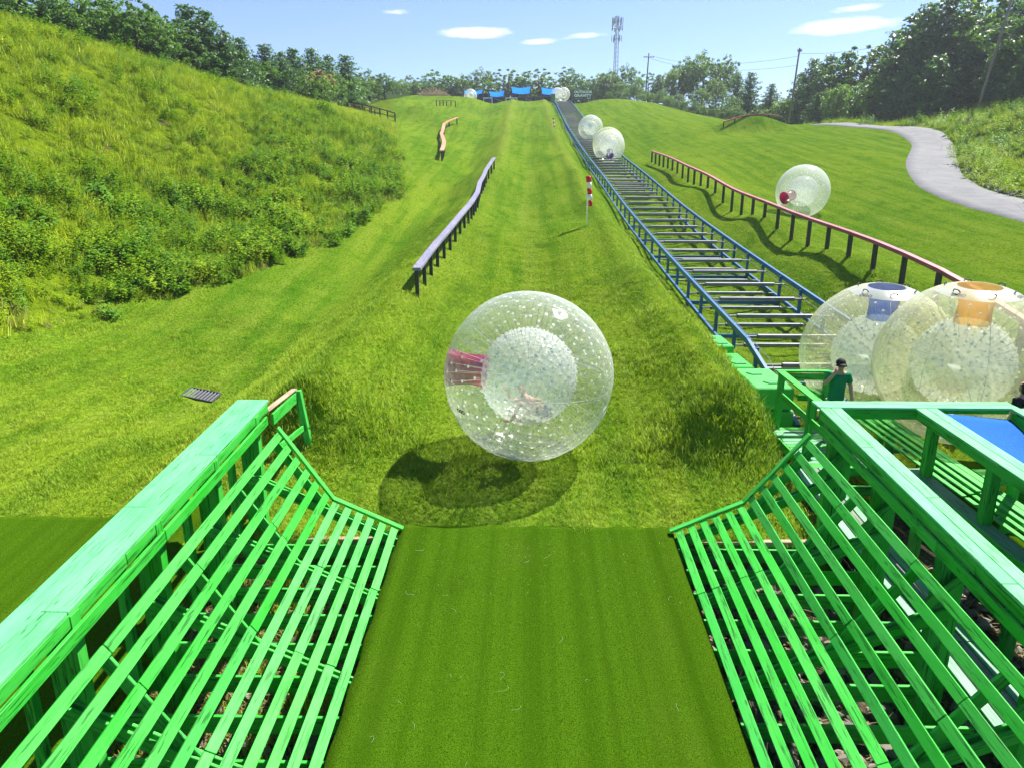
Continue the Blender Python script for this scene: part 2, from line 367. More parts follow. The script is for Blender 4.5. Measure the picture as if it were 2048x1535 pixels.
M['grey_wood'] = painted_wood('grey_timber', (.16, .19, .14), (.27, .30, .24), .85, amount=.7, spec=.2)
M['pole_wood'] = painted_wood('pole_timber', (.16, .13, .10), (.25, .22, .18), .85, amount=.7, spec=.2)
M['steel'] = simple('steel_tube', (.15, .16, .175), .5, .4, .1, .25, 6)
M['dark_steel'] = simple('dark_steel', (.05, .05, .055), .5, .5, .2)
M['white'] = simple('white_paint', (.78, .78, .76), .5, .4)
M['rubber'] = simple('black_rubber', (.015, .015, .016), .6, .3)
# ------------------------------------------------------------------ ground
def axis(breaks):
    out = []
    for a, b, st in breaks: out += list(np.arange(a, b, st))
    return np.array(out + [breaks[-1][1]])
gx = axis([(-420, -130, 14), (-130, -60, 2.5), (-60, -24, .7), (-24, -6, .25), (-6, 6, .16), (6, 16, .25), (16, 40, .6), (40, 130, 2.5), (130, 420, 14)])
gy = axis([(-60, -4, 4), (-4, 2, .6), (2, 9, .25), (9, 16, .1), (16, 34, .16), (34, 60, .3), (60, 110, .6), (110, 200, 1.1), (200, 320, 5), (320, 900, 30)])
GX, GY = np.meshgrid(gx, gy); GZ = H(GX, GY)
nx, ny = len(gx), len(gy)
idx = np.arange(nx*ny).reshape(ny, nx)
quads = np.stack([idx[:-1, :-1], idx[:-1, 1:], idx[1:, 1:], idx[1:, :-1]], -1).reshape(-1, 4)
ground_me = npmesh('ground', np.stack([GX, GY, GZ], -1).reshape(-1, 3), quads, True)
# where what grows: left hillside weeds, gravel under the frames, rough verge on the right
FOOT = np.array([(-19, 12), (-17, 20), (-16.6, 24.6), (-16.4, 27.8), (-13.4, 32), (-11.2, 40.7), (-9.6, 54), (-11.5, 66), (-13.3, 75.5), (-17, 97.6), (-20, 108), (-22, 125), (-27, 150), (-34, 190)])
PATH = np.array([(27, 24)] + [G(u, v)[:2] for u, v in ((2150, 446), (2060, 424), (2000, 412), (1950, 398), (1898, 376), (1866, 345), (1862, 318), (1868, 294), (1848, 273), (1806, 258))] + [(52, 124)], float); PATH[-1, 0] = PATH[-2, 0] - 5; PATH[-1, 1] = PATH[-2, 1] + 14
def foot_x(y): return np.interp(y, FOOT[:, 1], FOOT[:, 0])
def path_x(y): return np.interp(y, PATH[:, 1], PATH[:, 0])
def weed_mask(x, y): return sstep(-.7, .7, foot_x(y) - x + .5*_waves(x, y, 3)) * sstep(2, 8, y)
def verge_mask(x, y): return sstep(1.6, 3.2, x - path_x(y) + .4*_waves(x, y, 3)) * (y < 130)
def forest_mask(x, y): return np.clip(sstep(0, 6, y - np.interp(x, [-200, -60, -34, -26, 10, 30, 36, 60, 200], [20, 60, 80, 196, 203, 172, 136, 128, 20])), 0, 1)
def pit_mask(x, y): return np.clip((1 - sstep(10.0, 10.3, y)) * (x > -5) * (x < 5) + (1 - sstep(12.4, 13.2, y)) * (x > 5) * (x < 14.5), 0, 1)
wm, vm, pm, fm = weed_mask(GX, GY), verge_mask(GX, GY), pit_mask(GX, GY), forest_mask(GX, GY)
# paler, drier turf on the lane shoulders
dry = np.exp(-((GX + 3.6) / 1.2) ** 2) + .8*np.exp(-((GX - 3.9) / .9) ** 2)
dry = np.clip(dry * (.35*sstep(16, 24, GY) + .65*sstep(40, 90, GY)) + .3*np.exp(-((GX-.1)/.5)**2)*sstep(20, 40, GY), 0, 1)
ca = ground_me.color_attributes.new('zone', 'FLOAT_COLOR', 'POINT')
ca.data.foreach_set('color', np.stack([np.maximum(wm, vm), pm, dry, np.maximum(fm, 0)], -1).reshape(-1).astype(np.float32))

def grass_colour(nt, pos):
    """mown-lawn colour varying over the field; shared by the ground and the blades"""
    big = nt.noise(nt.mapping(pos, (.10, .05, .1)), 1.0, 4, .55)
    mid = nt.noise(nt.mapping(pos, (.9, .5, .7)), 1.0, 5, .6)
    c = nt.mix(nt.ramp(big, [(.35, 0.0), (.65, 1.0)]), (.135, .275, .014), (.250, .370, .020))
    c = nt.mix(nt.ramp(mid, [(.42, 0.0), (.72, .75)]), c, (.27, .36, .035))
    c = nt.mix(nt.ramp(mid, [(.28, .8), (.45, 0.0)]), c, (.060, .175, .008))
    rut = nt.noise(nt.mapping(pos, (1.3, .035, .3)), 1.0, 4, .6)
    c = nt.mix(nt.ramp(rut, [(.40, .5), (.52, 0.0)]), c, (.075, .21, .010)); c = nt.mix(nt.ramp(rut, [(.54, 0.0), (.68, .45)]), c, (.27, .36, .05))
    return c
nt = NT('lawn_ground'); pos = nt.new('NewGeometry').outputs['Position']
zone = nt.new('VertexColor', layer_name='zone'); sep = nt.new('SeparateColor', {0: zone.outputs[0]})
zr, zg, zb = sep.outputs[0], sep.outputs[1], sep.outputs[2]; za = zone.outputs['Alpha']
c = grass_colour(nt, pos)
streak = nt.noise(nt.mapping(pos, (2.2, .25, .6)), 1.0, 4, .6)
c = nt.mix(nt.math('MULTIPLY', zb, nt.ramp(streak, [(.3, .25), (.7, .9)])), c, (.31, .38, .05))
fine = nt.noise(nt.mapping(pos, (11, 6, 8)), 1.0, 8, .8)
c = nt.mix(nt.ramp(fine, [(.36, .9), (.53, 0.0)]), c, (.030, .11, .003))
c = nt.mix(nt.ramp(fine, [(.55, 0.0), (.75, .6)]), c, (.36, .46, .03))
bare = nt.noise(nt.mapping(pos, (.5, .35, .5)), 1.0, 5, .65)
c = nt.mix(nt.ramp(bare, [(.70, 0.0), (.78, .6)]), c, (.30, .26, .11))
hill = nt.noise(pos, .35, 6, .65)
hc = nt.mix(nt.ramp(hill, [(.38, 0.0), (.62, 1.0)]), (.08, .15, .008), (.24, .33, .012))
hc = nt.mix(nt.ramp(fine, [(.34, .7), (.55, 0.0)]), hc, (.02, .045, .004))
hc = nt.mix(nt.ramp(nt.noise(pos, .8, 5, .6), [(.60, 0.0), (.70, .8)]), hc, (.15, .10, .055))
c = nt.mix(zr, c, hc)
grav = nt.new('TexVoronoi', {'Vector': pos, 'Scale': 14.0}); gcol = nt.mix(nt.ramp(nt.noise(pos, 3, 5), [(.3, 0.0), (.7, 1.0)]), (.045, .05, .03), (.20, .15, .10))
gcol = nt.mix(nt.ramp(grav.outputs['Distance'], [(.25, 0.0), (.6, .6)]), gcol, (.025, .03, .02))
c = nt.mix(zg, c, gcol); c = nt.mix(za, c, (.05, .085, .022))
hgt = nt.noise(nt.mapping(pos, (14, 9, 10)), 1.0, 5, .7)
M['ground'] = nt.done(nt.new('BsdfDiffuse', {'Color': c, 'Roughness': .6, 'Normal': nt.bump(hgt, 1.0, .11)}).outputs[0])
ground = link('ground', ground_me, None, M['ground']); tag(ground, kind='structure')

# ------------------------------------------------------------------ grass blades and weeds (uncountable: one scattered object each)
def scatter(name, protos, pts, scale, rotz, label, cat, tilt=.0):
    """instances of the prototype meshes on points; prototypes live in a collection that is not linked to the scene"""
    col = bpy.data.collections.new(name + '_kinds')
    for i, (me, m) in enumerate(protos):
        me.materials.append(m); po = bpy.data.objects.new(f'{name}_kind_{chr(97+i)}', me); col.objects.link(po)
    n = len(pts); me = bpy.data.meshes.new(name); me.vertices.add(n)
    me.vertices.foreach_set('co', np.ascontiguousarray(pts, np.float32).ravel())
    a = me.attributes.new('scl', 'FLOAT', 'POINT'); a.data.foreach_set('value', scale.astype(np.float32))
    e = np.stack([rng.normal(0, tilt, n), rng.normal(0, tilt, n), rotz], -1).astype(np.float32)
    a = me.attributes.new('rot', 'FLOAT_VECTOR', 'POINT'); a.data.foreach_set('vector', e.ravel())
    a = me.attributes.new('pick', 'INT', 'POINT'); a.data.foreach_set('value', rng.integers(0, len(protos), n).astype(np.int32))
    o = bpy.data.objects.new(name, me); C.objects.link(o)
    ng = bpy.data.node_groups.new(name, 'GeometryNodeTree')
    ng.interface.new_socket('Geometry', in_out='INPUT', socket_type='NodeSocketGeometry')
    ng.interface.new_socket('Geometry', in_out='OUTPUT', socket_type='NodeSocketGeometry')
    gi, go = ng.nodes.new('NodeGroupInput'), ng.nodes.new('NodeGroupOutput')
    ci = ng.nodes.new('GeometryNodeCollectionInfo'); ci.inputs['Collection'].default_value = col
    ci.inputs['Separate Children'].default_value = True; ci.inputs['Reset Children'].default_value = True
    ip = ng.nodes.new('GeometryNodeInstanceOnPoints'); ip.inputs['Pick Instance'].default_value = True
    def attr(nm, dt):
        k = ng.nodes.new('GeometryNodeInputNamedAttribute'); k.data_type = dt; k.inputs['Name'].default_value = nm; return k.outputs['Attribute']
    L = ng.links
    L.new(gi.outputs[0], ip.inputs['Points']); L.new(ci.outputs[0], ip.inputs['Instance'])
    L.new(attr('pick', 'INT'), ip.inputs['Instance Index']); L.new(attr('scl', 'FLOAT'), ip.inputs['Scale'])
    er = ng.nodes.new('FunctionNodeEulerToRotation'); L.new(attr('rot', 'FLOAT_VECTOR'), er.inputs[0]); L.new(er.outputs[0], ip.inputs['Rotation'])
    L.new(ip.outputs[0], go.inputs[0])
    md = o.modifiers.new('scatter', 'NODES'); md.node_group = ng
    tag(o, label, cat, kind='stuff'); return o
def blade_mesh(n, rad, h0, h1, w, lean, seed):
    r = np.random.default_rng(seed); V = []; F = []
    for _ in range(n):
        a = r.uniform(0, 6.283); d = rad*math.sqrt(r.uniform()); b = r.uniform(0, 6.283)
        p = np.array([d*math.cos(a), d*math.sin(a), -.02]); h = r.uniform(h0, h1); ln = r.uniform(.2, 1)*lean*h
        dr = np.array([math.cos(b), math.sin(b), 0]); sd = np.array([-dr[1], dr[0], 0])*w*r.uniform(.6, 1.2)
        m_ = p + dr*ln*.35 + np.array([0, 0, h*.6]); tp = p + dr*ln + np.array([0, 0, h])
        k = len(V); V += [p-sd, p+sd, m_+sd*.8, m_-sd*.8, tp]; F += [(k, k+1, k+2, k+3), (k+3, k+2, k+4, k+4)]
    V = np.array(V); T = []
    for a, b, c_, d in F:
        T.append((a, b, c_)); 
        if c_ != d: T.append((a, c_, d))
    return npmesh('tuft', V, np.array(T))
def leaf_shader(nt, c, trans=.45, rough=.5, spec=.35, lift=0.0):
    g_ = nt.new('NewGeometry').outputs['Normal']; up_ = nt.new('VectorMath', {0: g_, 1: (0.0, 0.0, lift)}, operation='ADD').outputs[0]
    nrm = nt.new('VectorMath', {0: up_}, operation='NORMALIZE').outputs[0]
    s1 = bsdf(nt, c, rough, spec, nrm if lift else None)
    tc_ = nt.mix(1.0, c, (1.25, 1.35, .4), 'MULTIPLY')
    s2 = nt.new('BsdfTranslucent', {'Color': tc_}).outputs[0]
    return nt.new('MixShader', {0: trans, 1: s1, 2: s2}).outputs[0]
nt = NT('grass_blades'); pos = nt.new('NewGeometry').outputs['Position']
c = grass_colour(nt, pos); ri = nt.new('NewGeometry').outputs['Random Per Island']
c = nt.mix(nt.ramp(ri, [(0.0, .75), (.4, 0.0)]), c, (.05, .14, .006)); c = nt.mix(nt.ramp(ri, [(.65, 0.0), (1.0, .6)]), c, (.38, .46, .04))
M['blade'] = nt.done(leaf_shader(nt, c, .3, .7, .08, 1.3))
def in_view(x, y, z, mu=70, mv=60):
    d = np.stack([x, y, z-CAM_Z], -1); t = d @ _fw; t = np.maximum(t, .1)
    u = 1024 + FPX*(d @ _rt)/t; v = 767.5 - FPX*(d @ _up)/t
    return (u > -mu) & (u < 2048+mu) & (v > -mu) & (v < 1535+mv), t
GRATE = G(403, 792)
def lawn_ok(x, y):
    ok = (pit_mask(x, y) < .1) & (weed_mask(x, y) < .6) & (verge_mask(x, y) < .5) & (np.abs(x - path_x(y)) > 2.3) & (forest_mask(x, y) < .3)
    return ok & ~((x > -13.5) & (x < -5.0) & (y < 10.9)) & ~((x < -13.5) & (y < 10.5)) & ~((x > -2.2) & (x < 2.6) & (y < 10.56 + .05*np.sin(x*5))) & ~((np.abs(x-GRATE[0]) < .60) & (np.abs(y-GRATE[1]) < .55))
def sample(n, x0, x1, y0, y1):
    return rng.uniform(x0, x1, n), rng.uniform(y0, y1, n)
def lawn(name, n, box, protos, s0, s1, label, fade=.6):
    x, y = sample(n, *box); z = H(x, y); iv, t = in_view(x, y, z); ok = iv & lawn_ok(x, y) & (rng.uniform(size=n) > fade*sstep(box[2]+(box[3]-box[2])*.25, box[3], y))
    x, y, z = x[ok], y[ok], z[ok]
    sc = rng.uniform(s0, s1, len(x)) * (1 + .5*np.clip(_waves(x, y, 2.3)*2, -.7, 1))
    # rank, unmown grass on the ridge ends, the banks beside the conveyor and at the hill foot
    rank = np.clip(.9*_bump(x, y, -4.2, 13.2, 2.2, 1.3) + .9*_bump(x, y, 4.3, 13.2, 2.2, 1.3) + .8*np.exp(-((x-4.8)/.6)**2)*(y < 40) + .6*np.exp(-((foot_x(y)-x)/1.2)**2), 0, 1)
    sc *= 1 + .5*rank
    return scatter(name, protos, np.stack([x, y, z], -1), sc, rng.uniform(0, 6.28, len(x)), label, 'grass', .12)
near_t = [(blade_mesh(20, .12, .025, .07, .006, 1.1, s), M['blade']) for s in (1, 2, 3)] + [(blade_mesh(12, .09, .05, .12, .005, 1.1, 9), M['blade'])]
lawn('lawn_grass', 70000, (-20, 13, 10.2, 28), near_t, .7, 1.3, 'short mown grass covering the lanes nearest the landing')
mid_t = [(blade_mesh(14, .2, .02, .065, .011, 1.2, s), M['blade']) for s in (11, 12, 13)]
lawn('meadow_grass', 30000, (-16, 30, 20, 64), mid_t, .6, 1.2, 'short mown grass on the middle of the slope', 1.0)

def weed_mesh(seed, stems, h0, h1, leaf, per, spread, droop=.3):
    """leafy stems: each leaf two triangles folded along the midrib"""
    r = np.random.default_rng(seed); V = []; T = []
    def leaf_at(p, d, ln, wd):
        d = d/np.linalg.norm(d); s = np.cross(d, [0, 0, 1]); s = s/(np.linalg.norm(s)+1e-6); k = len(V)
        mid = p + d*ln*.5 + np.array([0, 0, .02*ln]); tip = p + d*ln + np.array([0, 0, -droop*ln])
        V.extend([p, mid + s*wd, tip, mid - s*wd]); T.extend([(k, k+1, k+2), (k, k+2, k+3)])
    for _ in range(stems):
        a = r.uniform(0, 6.28); b = spread*math.sqrt(r.uniform()); h = r.uniform(h0, h1)
        p0 = np.array([b*math.cos(a), b*math.sin(a), -.05]); ln = np.array([math.cos(a), math.sin(a), 0])*h*r.uniform(.1, .45)
        k = len(V); w = .006 + .006*h
        V.extend([p0 + np.array([w, 0, 0]), p0 - np.array([w, 0, 0]), p0 + ln + np.array([0, 0, h])]); T.append((k, k+1, k+2))
        for i in range(per):
            f = .15 + .85*(i+r.uniform())/per; p = p0 + ln*f*f + np.array([0, 0, h*f]); an = i*2.4 + r.uniform(-.4, .4)
            leaf_at(p, np.array([math.cos(an), math.sin(an), r.uniform(.0, .7)]), leaf*r.uniform(.6, 1.25)*(1.15-.5*f), leaf*r.uniform(.16, .30))
    return npmesh('weed', np.array(V), np.array(T))
def weed_mat(name, c0, c1, c2):
    nt = NT(name); g = nt.new('NewGeometry'); rd = nt.new('ObjectInfo').outputs['Random']
    c = nt.mix(nt.ramp(nt.noise(g.outputs['Position'], .22, 4, .6), [(.35, 0.0), (.65, 1.0)]), c0, c1)
    c = nt.mix(nt.ramp(g.outputs['Random Per Island'], [(.4, 0.0), (1.0, .7)]), c, c2)
    c = nt.mix(nt.ramp(rd, [(0.0, .4), (.5, 0.0)]), c, tuple(k*.55 for k in c0))
    return nt.done(leaf_shader(nt, c, .3, .6, .12, 1.0))
M['weed_a'] = weed_mat('weed_leaves', (.14, .29, .012), (.27, .39, .012), (.36, .45, .03))
M['weed_b'] = weed_mat('dark_weed_leaves', (.07, .20, .02), (.12, .26, .02), (.20, .34, .03))
M['weed_y'] = weed_mat('yellow_hill_grass', (.20, .33, .012), (.36, .44, .014), (.46, .52, .04))
M['weed_c'] = weed_mat('straw_weed', (.30, .29, .08), (.36, .30, .13), (.42, .36, .20))
W_leafy = [(weed_mesh(31, 7, .35, .8, .17, 12, .28), M['weed_a']), (weed_mesh(32, 9, .25, .6, .12, 12, .3), M['weed_a']), (weed_mesh(33, 6, .4, .95, .20, 12, .28), M['weed_b']), (weed_mesh(34, 10, .2, .5, .10, 12, .35), M['weed_a'])]
W_grassy = [(blade_mesh(34, .34, .22, .55, .011, .7, 41), M['weed_y']), (blade_mesh(30, .34, .18, .45, .012, .9, 42), M['weed_y']), (weed_mesh(36, 8, .3, .6, .08, 14, .3), M['weed_y'])]
W_straw = [(blade_mesh(40, .25, .2, .5, .006, .9, 43), M['weed_c'])]
def weeds(name, n, box, protos, fn, s0, s1, label, cat='weeds', grow=.5):
    x, y = sample(n, *box); z = H(x, y); iv, t = in_view(x, y, z); ok = iv & (fn(x, y) > rng.uniform(size=n))
    x, y, z = x[ok], y[ok], z[ok]; sc = rng.uniform(s0, s1, len(x)) * (1 + grow*np.clip(2*_waves(x, y, 5.0), -1, 1))
    return scatter(name, protos, np.stack([x, y, z], -1), sc, rng.uniform(0, 6.28, len(x)), label, cat, .15)
def low_hill(x, y):      # leafy growth is thickest low on the hill and nearest the camera
    d = foot_x(y) - x; return weed_mask(x, y) * (.25 + .75*(1 - sstep(6, 14, d))) * (.55 + .8*np.clip(_waves(x, y, 6)*2.2, -.5, .5)) * (y < 80)
def high_hill(x, y): return weed_mask(x, y) * (.35 + .65*sstep(3, 10, foot_x(y) - x))
weeds('hillside_leafy_weeds', 22000, (-42, -8, 12, 80), W_leafy, low_hill, .75, 1.35, 'tangle of leafy weeds low on the left hillside')
weeds('hillside_tall_grass', 30000, (-46, -8, 12, 125), W_grassy, high_hill, .7, 1.3, 'long yellow-green grass on the upper left hillside')
W_big = [(weed_mesh(71, 9, .5, 1.1, .27, 11, .4, .4), M['weed_b']), (weed_mesh(72, 8, .5, 1.2, .24, 13, .35, .35), M['weed_a']), (weed_mesh(73, 10, .4, .9, .30, 9, .45, .45), M['weed_b'])]
weeds('hillside_brambles', 5200, (-36, -9, 14, 60), W_big, lambda x, y: weed_mask(x, y)*(1-sstep(7, 12, foot_x(y)-x))*sstep(-.12, .12, _waves(x, y, 7.0))*(.4+.6*(y < 45)), .7, 1.2, 'big-leaved brambles and saplings at the foot of the left hillside')
weeds('hillside_straw', 5000, (-20, -7, 18, 80), W_straw, lambda x, y: np.exp(-((foot_x(y)-x-.2)/.55)**2) * sstep(-.15, .25, _waves(x, y, 9)), .5, 1.0, 'dry straw-coloured grass along the foot of the left hillside')
weeds('verge_weeds', 9000, (30, 75, 26, 125), W_leafy + W_grassy, lambda x, y: verge_mask(x, y)*.9, .9, 1.7, 'rough weeds on the bank to the right of the path', grow=.4)
weeds('pit_weeds', 700, (-4.8, -2.2, 3, 10), W_grassy[:2] + W_straw, lambda x, y: .5+0*x, .35, .8, 'sparse grass and fern growing under the left slatted side', grow=.3)
W_ridge = [(blade_mesh(26, .22, .12, .34, .006, .8, 61), M['blade']), (blade_mesh(22, .22, .10, .28, .006, 1.0, 62), M['blade'])]
weeds('ridge_weeds', 2200, (-7, 7, 12.0, 15.2), W_ridge, lambda x, y: .8*(_bump(x, y, -4.3, 13.3, 1.9, .9) + _bump(x, y, 4.2, 13.2, 1.9, .9) + .6*np.exp(-((x-4.75)/.35)**2)), .5, .9, 'rank unmown grass on the two ridge ends by the landing', grow=.3)

# ------------------------------------------------------------------ asphalt path on the right
nt = NT('path_asphalt'); pos = nt.new('NewGeometry').outputs['Position']
c = nt.mix(nt.ramp(nt.noise(pos, .7, 6, .65), [(.3, 0.0), (.7, 1.0)]), (.10, .105, .11), (.16, .16, .165))
c = nt.mix(nt.ramp(nt.noise(pos, 9, 6, .7), [(.5, 0.0), (.8, .5)]), c, (.22, .22, .215))
crk = nt.new('TexVoronoi', {'Vector': nt.mapping(pos, (.35, .2, .3)), 'Scale': 1.0, 'Randomness': 1.0}, feature='DISTANCE_TO_EDGE').outputs['Distance']
c = nt.mix(nt.ramp(crk, [(0.0, .6), (.012, 0.0)]), c, (.06, .06, .055))
M['asphalt'] = nt.done(bsdf(nt, c, .85, .3, nt.bump(nt.noise(pos, 25, 4), .4, .01)))
pth = []
for i in range(len(PATH)-1):
    for k in range(24): pth.append(PATH[i] + (PATH[i+1]-PATH[i])*k/24)
pth = np.array(pth)
for _ in range(40): pth[1:-1] = (pth[:-2] + 2*pth[1:-1] + pth[2:])/4
tg = np.gradient(pth, axis=0); tg /= np.linalg.norm(tg, axis=1)[:, None]; nr = np.stack([tg[:, 1], -tg[:, 0]], -1)
offs = np.array([-2.05, -1.9, -1, 0, 1, 1.9, 2.05]); PV = []
for i in range(len(pth)):
    q = pth[i] + nr[i]*offs[:, None]*(1+.012*math.sin(i*.21)); zz = H(q[:, 0], q[:, 1]); zz = zz + np.array([-.2, .07, .09, .10, .09, .07, -.2])
    PV.append(np.column_stack([q, zz]))
PV = np.concatenate(PV); k = len(offs); ii = np.arange(len(pth)-1)[:, None]*k + np.arange(k-1)[None]
path = link('path', npmesh('path', PV, np.stack([ii, ii+1, ii+1+k, ii+k], -1).reshape(-1, 4), True), None, M['asphalt']); tag(path, kind='structure')
# ------------------------------------------------------------------ artificial turf lanes
def zs(y): return .5 + .07*(y - 10.5)
nt = NT('artificial_turf'); pos = nt.new('NewGeometry').outputs['Position']
fib = nt.noise(nt.mapping(pos, (80, 60, 70)), 1.0, 4, .8); spk = nt.noise(nt.mapping(pos, (170, 120, 150)), 1.0, 2, .6)
c = nt.mix(nt.ramp(fib, [(.36, 0.0), (.64, 1.0)]), (.014, .046, .002), (.105, .225, .008))
strp = nt.noise(nt.mapping(pos, (3.2, .012, .01)), 1.0, 4, .55)
c = nt.mix(nt.ramp(strp, [(.38, .55), (.55, 0.0)]), c, (.030, .085, .002))
c = nt.mix(nt.ramp(spk, [(.66, 0.0), (.8, .55)]), c, (.20, .30, .05))
wr = nt.noise(nt.mapping(pos, (.9, .5, .5)), 1.0, 6, .65); c = nt.mix(nt.ramp(wr, [(.55, 0.0), (.8, .25)]), c, (.11, .16, .02)); c = nt.mix(nt.ramp(wr, [(.25, .4), (.42, 0.0)]), c, (.03, .075, .004))
M['turf'] = nt.done(nt.new('BsdfDiffuse', {'Color': c, 'Roughness': .5, 'Normal': nt.bump(fib, 1.0, .02)}).outputs[0])
def turf_sheet(name, x0, x1, y0, y1, zf, label):
    xs = np.array([x0, x0] + list(np.linspace(x0, x1, 36)) + [x1, x1]); ys = np.array(list(np.arange(y0, y1, .12)) + [y1, y1+.05])
    X, Y = np.meshgrid(xs, ys); X = X + .012*np.sin(Y*7)*(np.abs(X-x0) < .01) + .012*np.sin(Y*6+1)*(np.abs(X-x1) < .01)
    Z = zf(X, Y) + .008*_waves(X, Y, .8)
    Z[:, 0] -= .12; Z[:, -1] -= .12; Z[-1] -= .14; Z[:, 1] -= .004; Z[:, -2] -= .004
    Y = Y + np.where(np.arange(len(ys))[:, None] >= len(ys)-2, .03*np.sin(X*9)+.02*np.sin(X*23), 0)
    ii = np.arange(len(ys)*len(xs)).reshape(len(ys), len(xs))
    q = np.stack([ii[:-1, :-1], ii[:-1, 1:], ii[1:, 1:], ii[1:, :-1]], -1).reshape(-1, 4)
    o = link(name, npmesh(name, np.stack([X, Y, Z], -1).reshape(-1, 3), q, True), None, M['turf'])
    return tag(o, label, 'turf mat')
turf_sheet('turf_mat', -2.06, 2.38, 2.0, 10.62, lambda x, y: zs(y) + .012, 'worn artificial turf landing mat between the two slatted sides')
turf_sheet('turf_mat', -13.5, -4.95, 3.0, 10.9, lambda x, y: np.maximum(H(x, y), zs(y)-.12) + .05, 'artificial turf lane at the far left beyond the green rail')
turf_sheet('turf_mat', 7.75, 10.6, 3.0, 13.2, lambda x, y: zs(y) + .01, 'strip of artificial turf under the ball at the right edge')
clx, cly = rng.uniform(-2.0, 2.3, 420), 10.6 - np.abs(rng.normal(0, 1.1, 420)); scatter('grass_clippings', [(blade_mesh(7, .06, .004, .015, .003, 3.0, 81), M['blade']), (blade_mesh(5, .08, .004, .012, .003, 4.0, 82), M['weed_c'])], np.stack([clx, cly, zs(cly)+.028], -1), rng.uniform(.6, 1.6, 420), rng.uniform(0, 6.28, 420), 'grass clippings strewn on the upper end of the landing mat', 'grass clippings', .05)
# stray pale fibres lying on the landing mat
mb = MB()
for _ in range(26):
    x, y = random.uniform(-1.95, 2.25), random.uniform(5.2, 10.4); a = random.uniform(0, 6.28); l = random.uniform(.04, .16); b = random.uniform(-2.5, 2.5)
    pts = [(x + l*s*math.cos(a + b*s), y + l*s*math.sin(a + b*s), zs(y + l*s*math.sin(a+b*s)) + .022 + .012*math.sin(3.1*s)) for s in (0, .33, .66, 1)]
    mb.tube(pts, .0011, 3)
tag(mb.build('loose_fibres', simple('pale_fibre', (.55, .55, .38), .7)), 'pale stray fibres lying on the landing mat', 'fibres', kind='stuff')

# ------------------------------------------------------------------ the slatted sides of the landing
RAFT = [10.28, 8.75, 7.15, 5.55, 3.95, 2.4]
JOIST = [10.16, 9.59, 9.02, 8.44, 7.86, 7.28, 6.66, 6.06, 5.46, 4.86, 4.26, 3.6]
GR = M['green']
def side(s, x0, xk, xt, dk, dt, label):
    t = thing('slatted_side', label, 'timber frame', (s*4.1, 6.5, .1), 'slatted sides of the landing')
    y_end = 10.42
    def facet(xa, za, xb, zb, n, first):
        d = Vector((xb-xa, 0, zb-za)); L = d.length; d.normalize(); nrm = Vector((-d.z, 0, d.x)); nrm = nrm if nrm.z > 0 else -nrm
        pitch = L / n
        for i in range(n):
            f = (i + .5)*pitch; x, dz = xa + d.x*f, za + d.z*f
            cuts = sorted(random.sample([RAFT[1], RAFT[2], RAFT[3]], 1)); ys = [y_end - .045] + cuts[::-1] + [2.2]
            for a, b in zip(ys, ys[1:]):
                g = .004; dx = random.uniform(-.004, .004)
                p, q = Vector((x+dx+random.uniform(-.006, .006), a-g, zs(a-g)+dz)), Vector((x+dx+random.uniform(-.006, .006), b+g, zs(b+g)+dz))
                board('slat', p + nrm*.02, q + nrm*random.uniform(.018, .024), .118, .036, GR, t, nrm, .005, random.uniform(-.02, .02))
        # the board that ends the slats
        p, q = Vector((xa, y_end, zs(y_end)+za)), Vector((xb, y_end, zs(y_end)+zb))
        board('end_board', p + nrm*.052 - d*.03, q + nrm*.052 - d*.012, .105, .038, GR, t, nrm)
        return d, nrm
    facet(s*x0, .03, s*xk, dk, 6, 0); facet(s*xk, dk+.01, s*xt, dt, 6, 1)
    for y in RAFT:
        z = zs(y); sl = (dk-.03)/(xk-x0); xe = xt + .42
        for off in (-.045, .045):
            board('rafter', (s*(x0+.04), y+off, z+.03-.075-.03), (s*xe, y+off, z+.03+sl*(xe-x0)-.075-.03), .038, .14, GR, t)
        d = Vector((s*(xt-xk), 0, dt-dk)).normalized(); n2 = Vector((-d.z, 0, d.x)); n2 = n2 if n2.z > 0 else -n2
        p, q = Vector((s*xk, y, z+dk)), Vector((s*xt, y, z+dt))
        board('brace', p - n2*.072 - d*.12, q - n2*.072 - d*.12, .04, .14, GR, t, n2)
        for k in (0, 1):
            board('post', (s*(xt+.32+.15*k), y+.13, Hs(s*xt, min(y, 9.5))-.2), (s*(xt+.32+.15*k), y+.13, z+1.985), .145, .145, GR, t, (0, 1, 0))
    # ledger between the slats and the cap rail
    for a, b in ((10.55, 7.2), (7.19, 2.2)):
        board('ledger', (s*(xt+.16), a, zs(a)+dt+.08), (s*(xt+.16), b, zs(b)+dt+.08), .04, .14, GR, t, (0, 0, 1))
        board('stringer', (s*(xt+.02), a, zs(a)+dt-.22), (s*(xt+.02), b, zs(b)+dt-.22), .035, .14, GR, t, (0, 0, 1))
    return t
tl = side(-1, 2.05, 3.15, 3.95, .55, 1.77, 'green slatted timber side on the left of the turf landing')
tr = side(1, 2.37, 3.50, 4.42, .55, 1.72, 'green slatted timber side on the right of the turf landing')
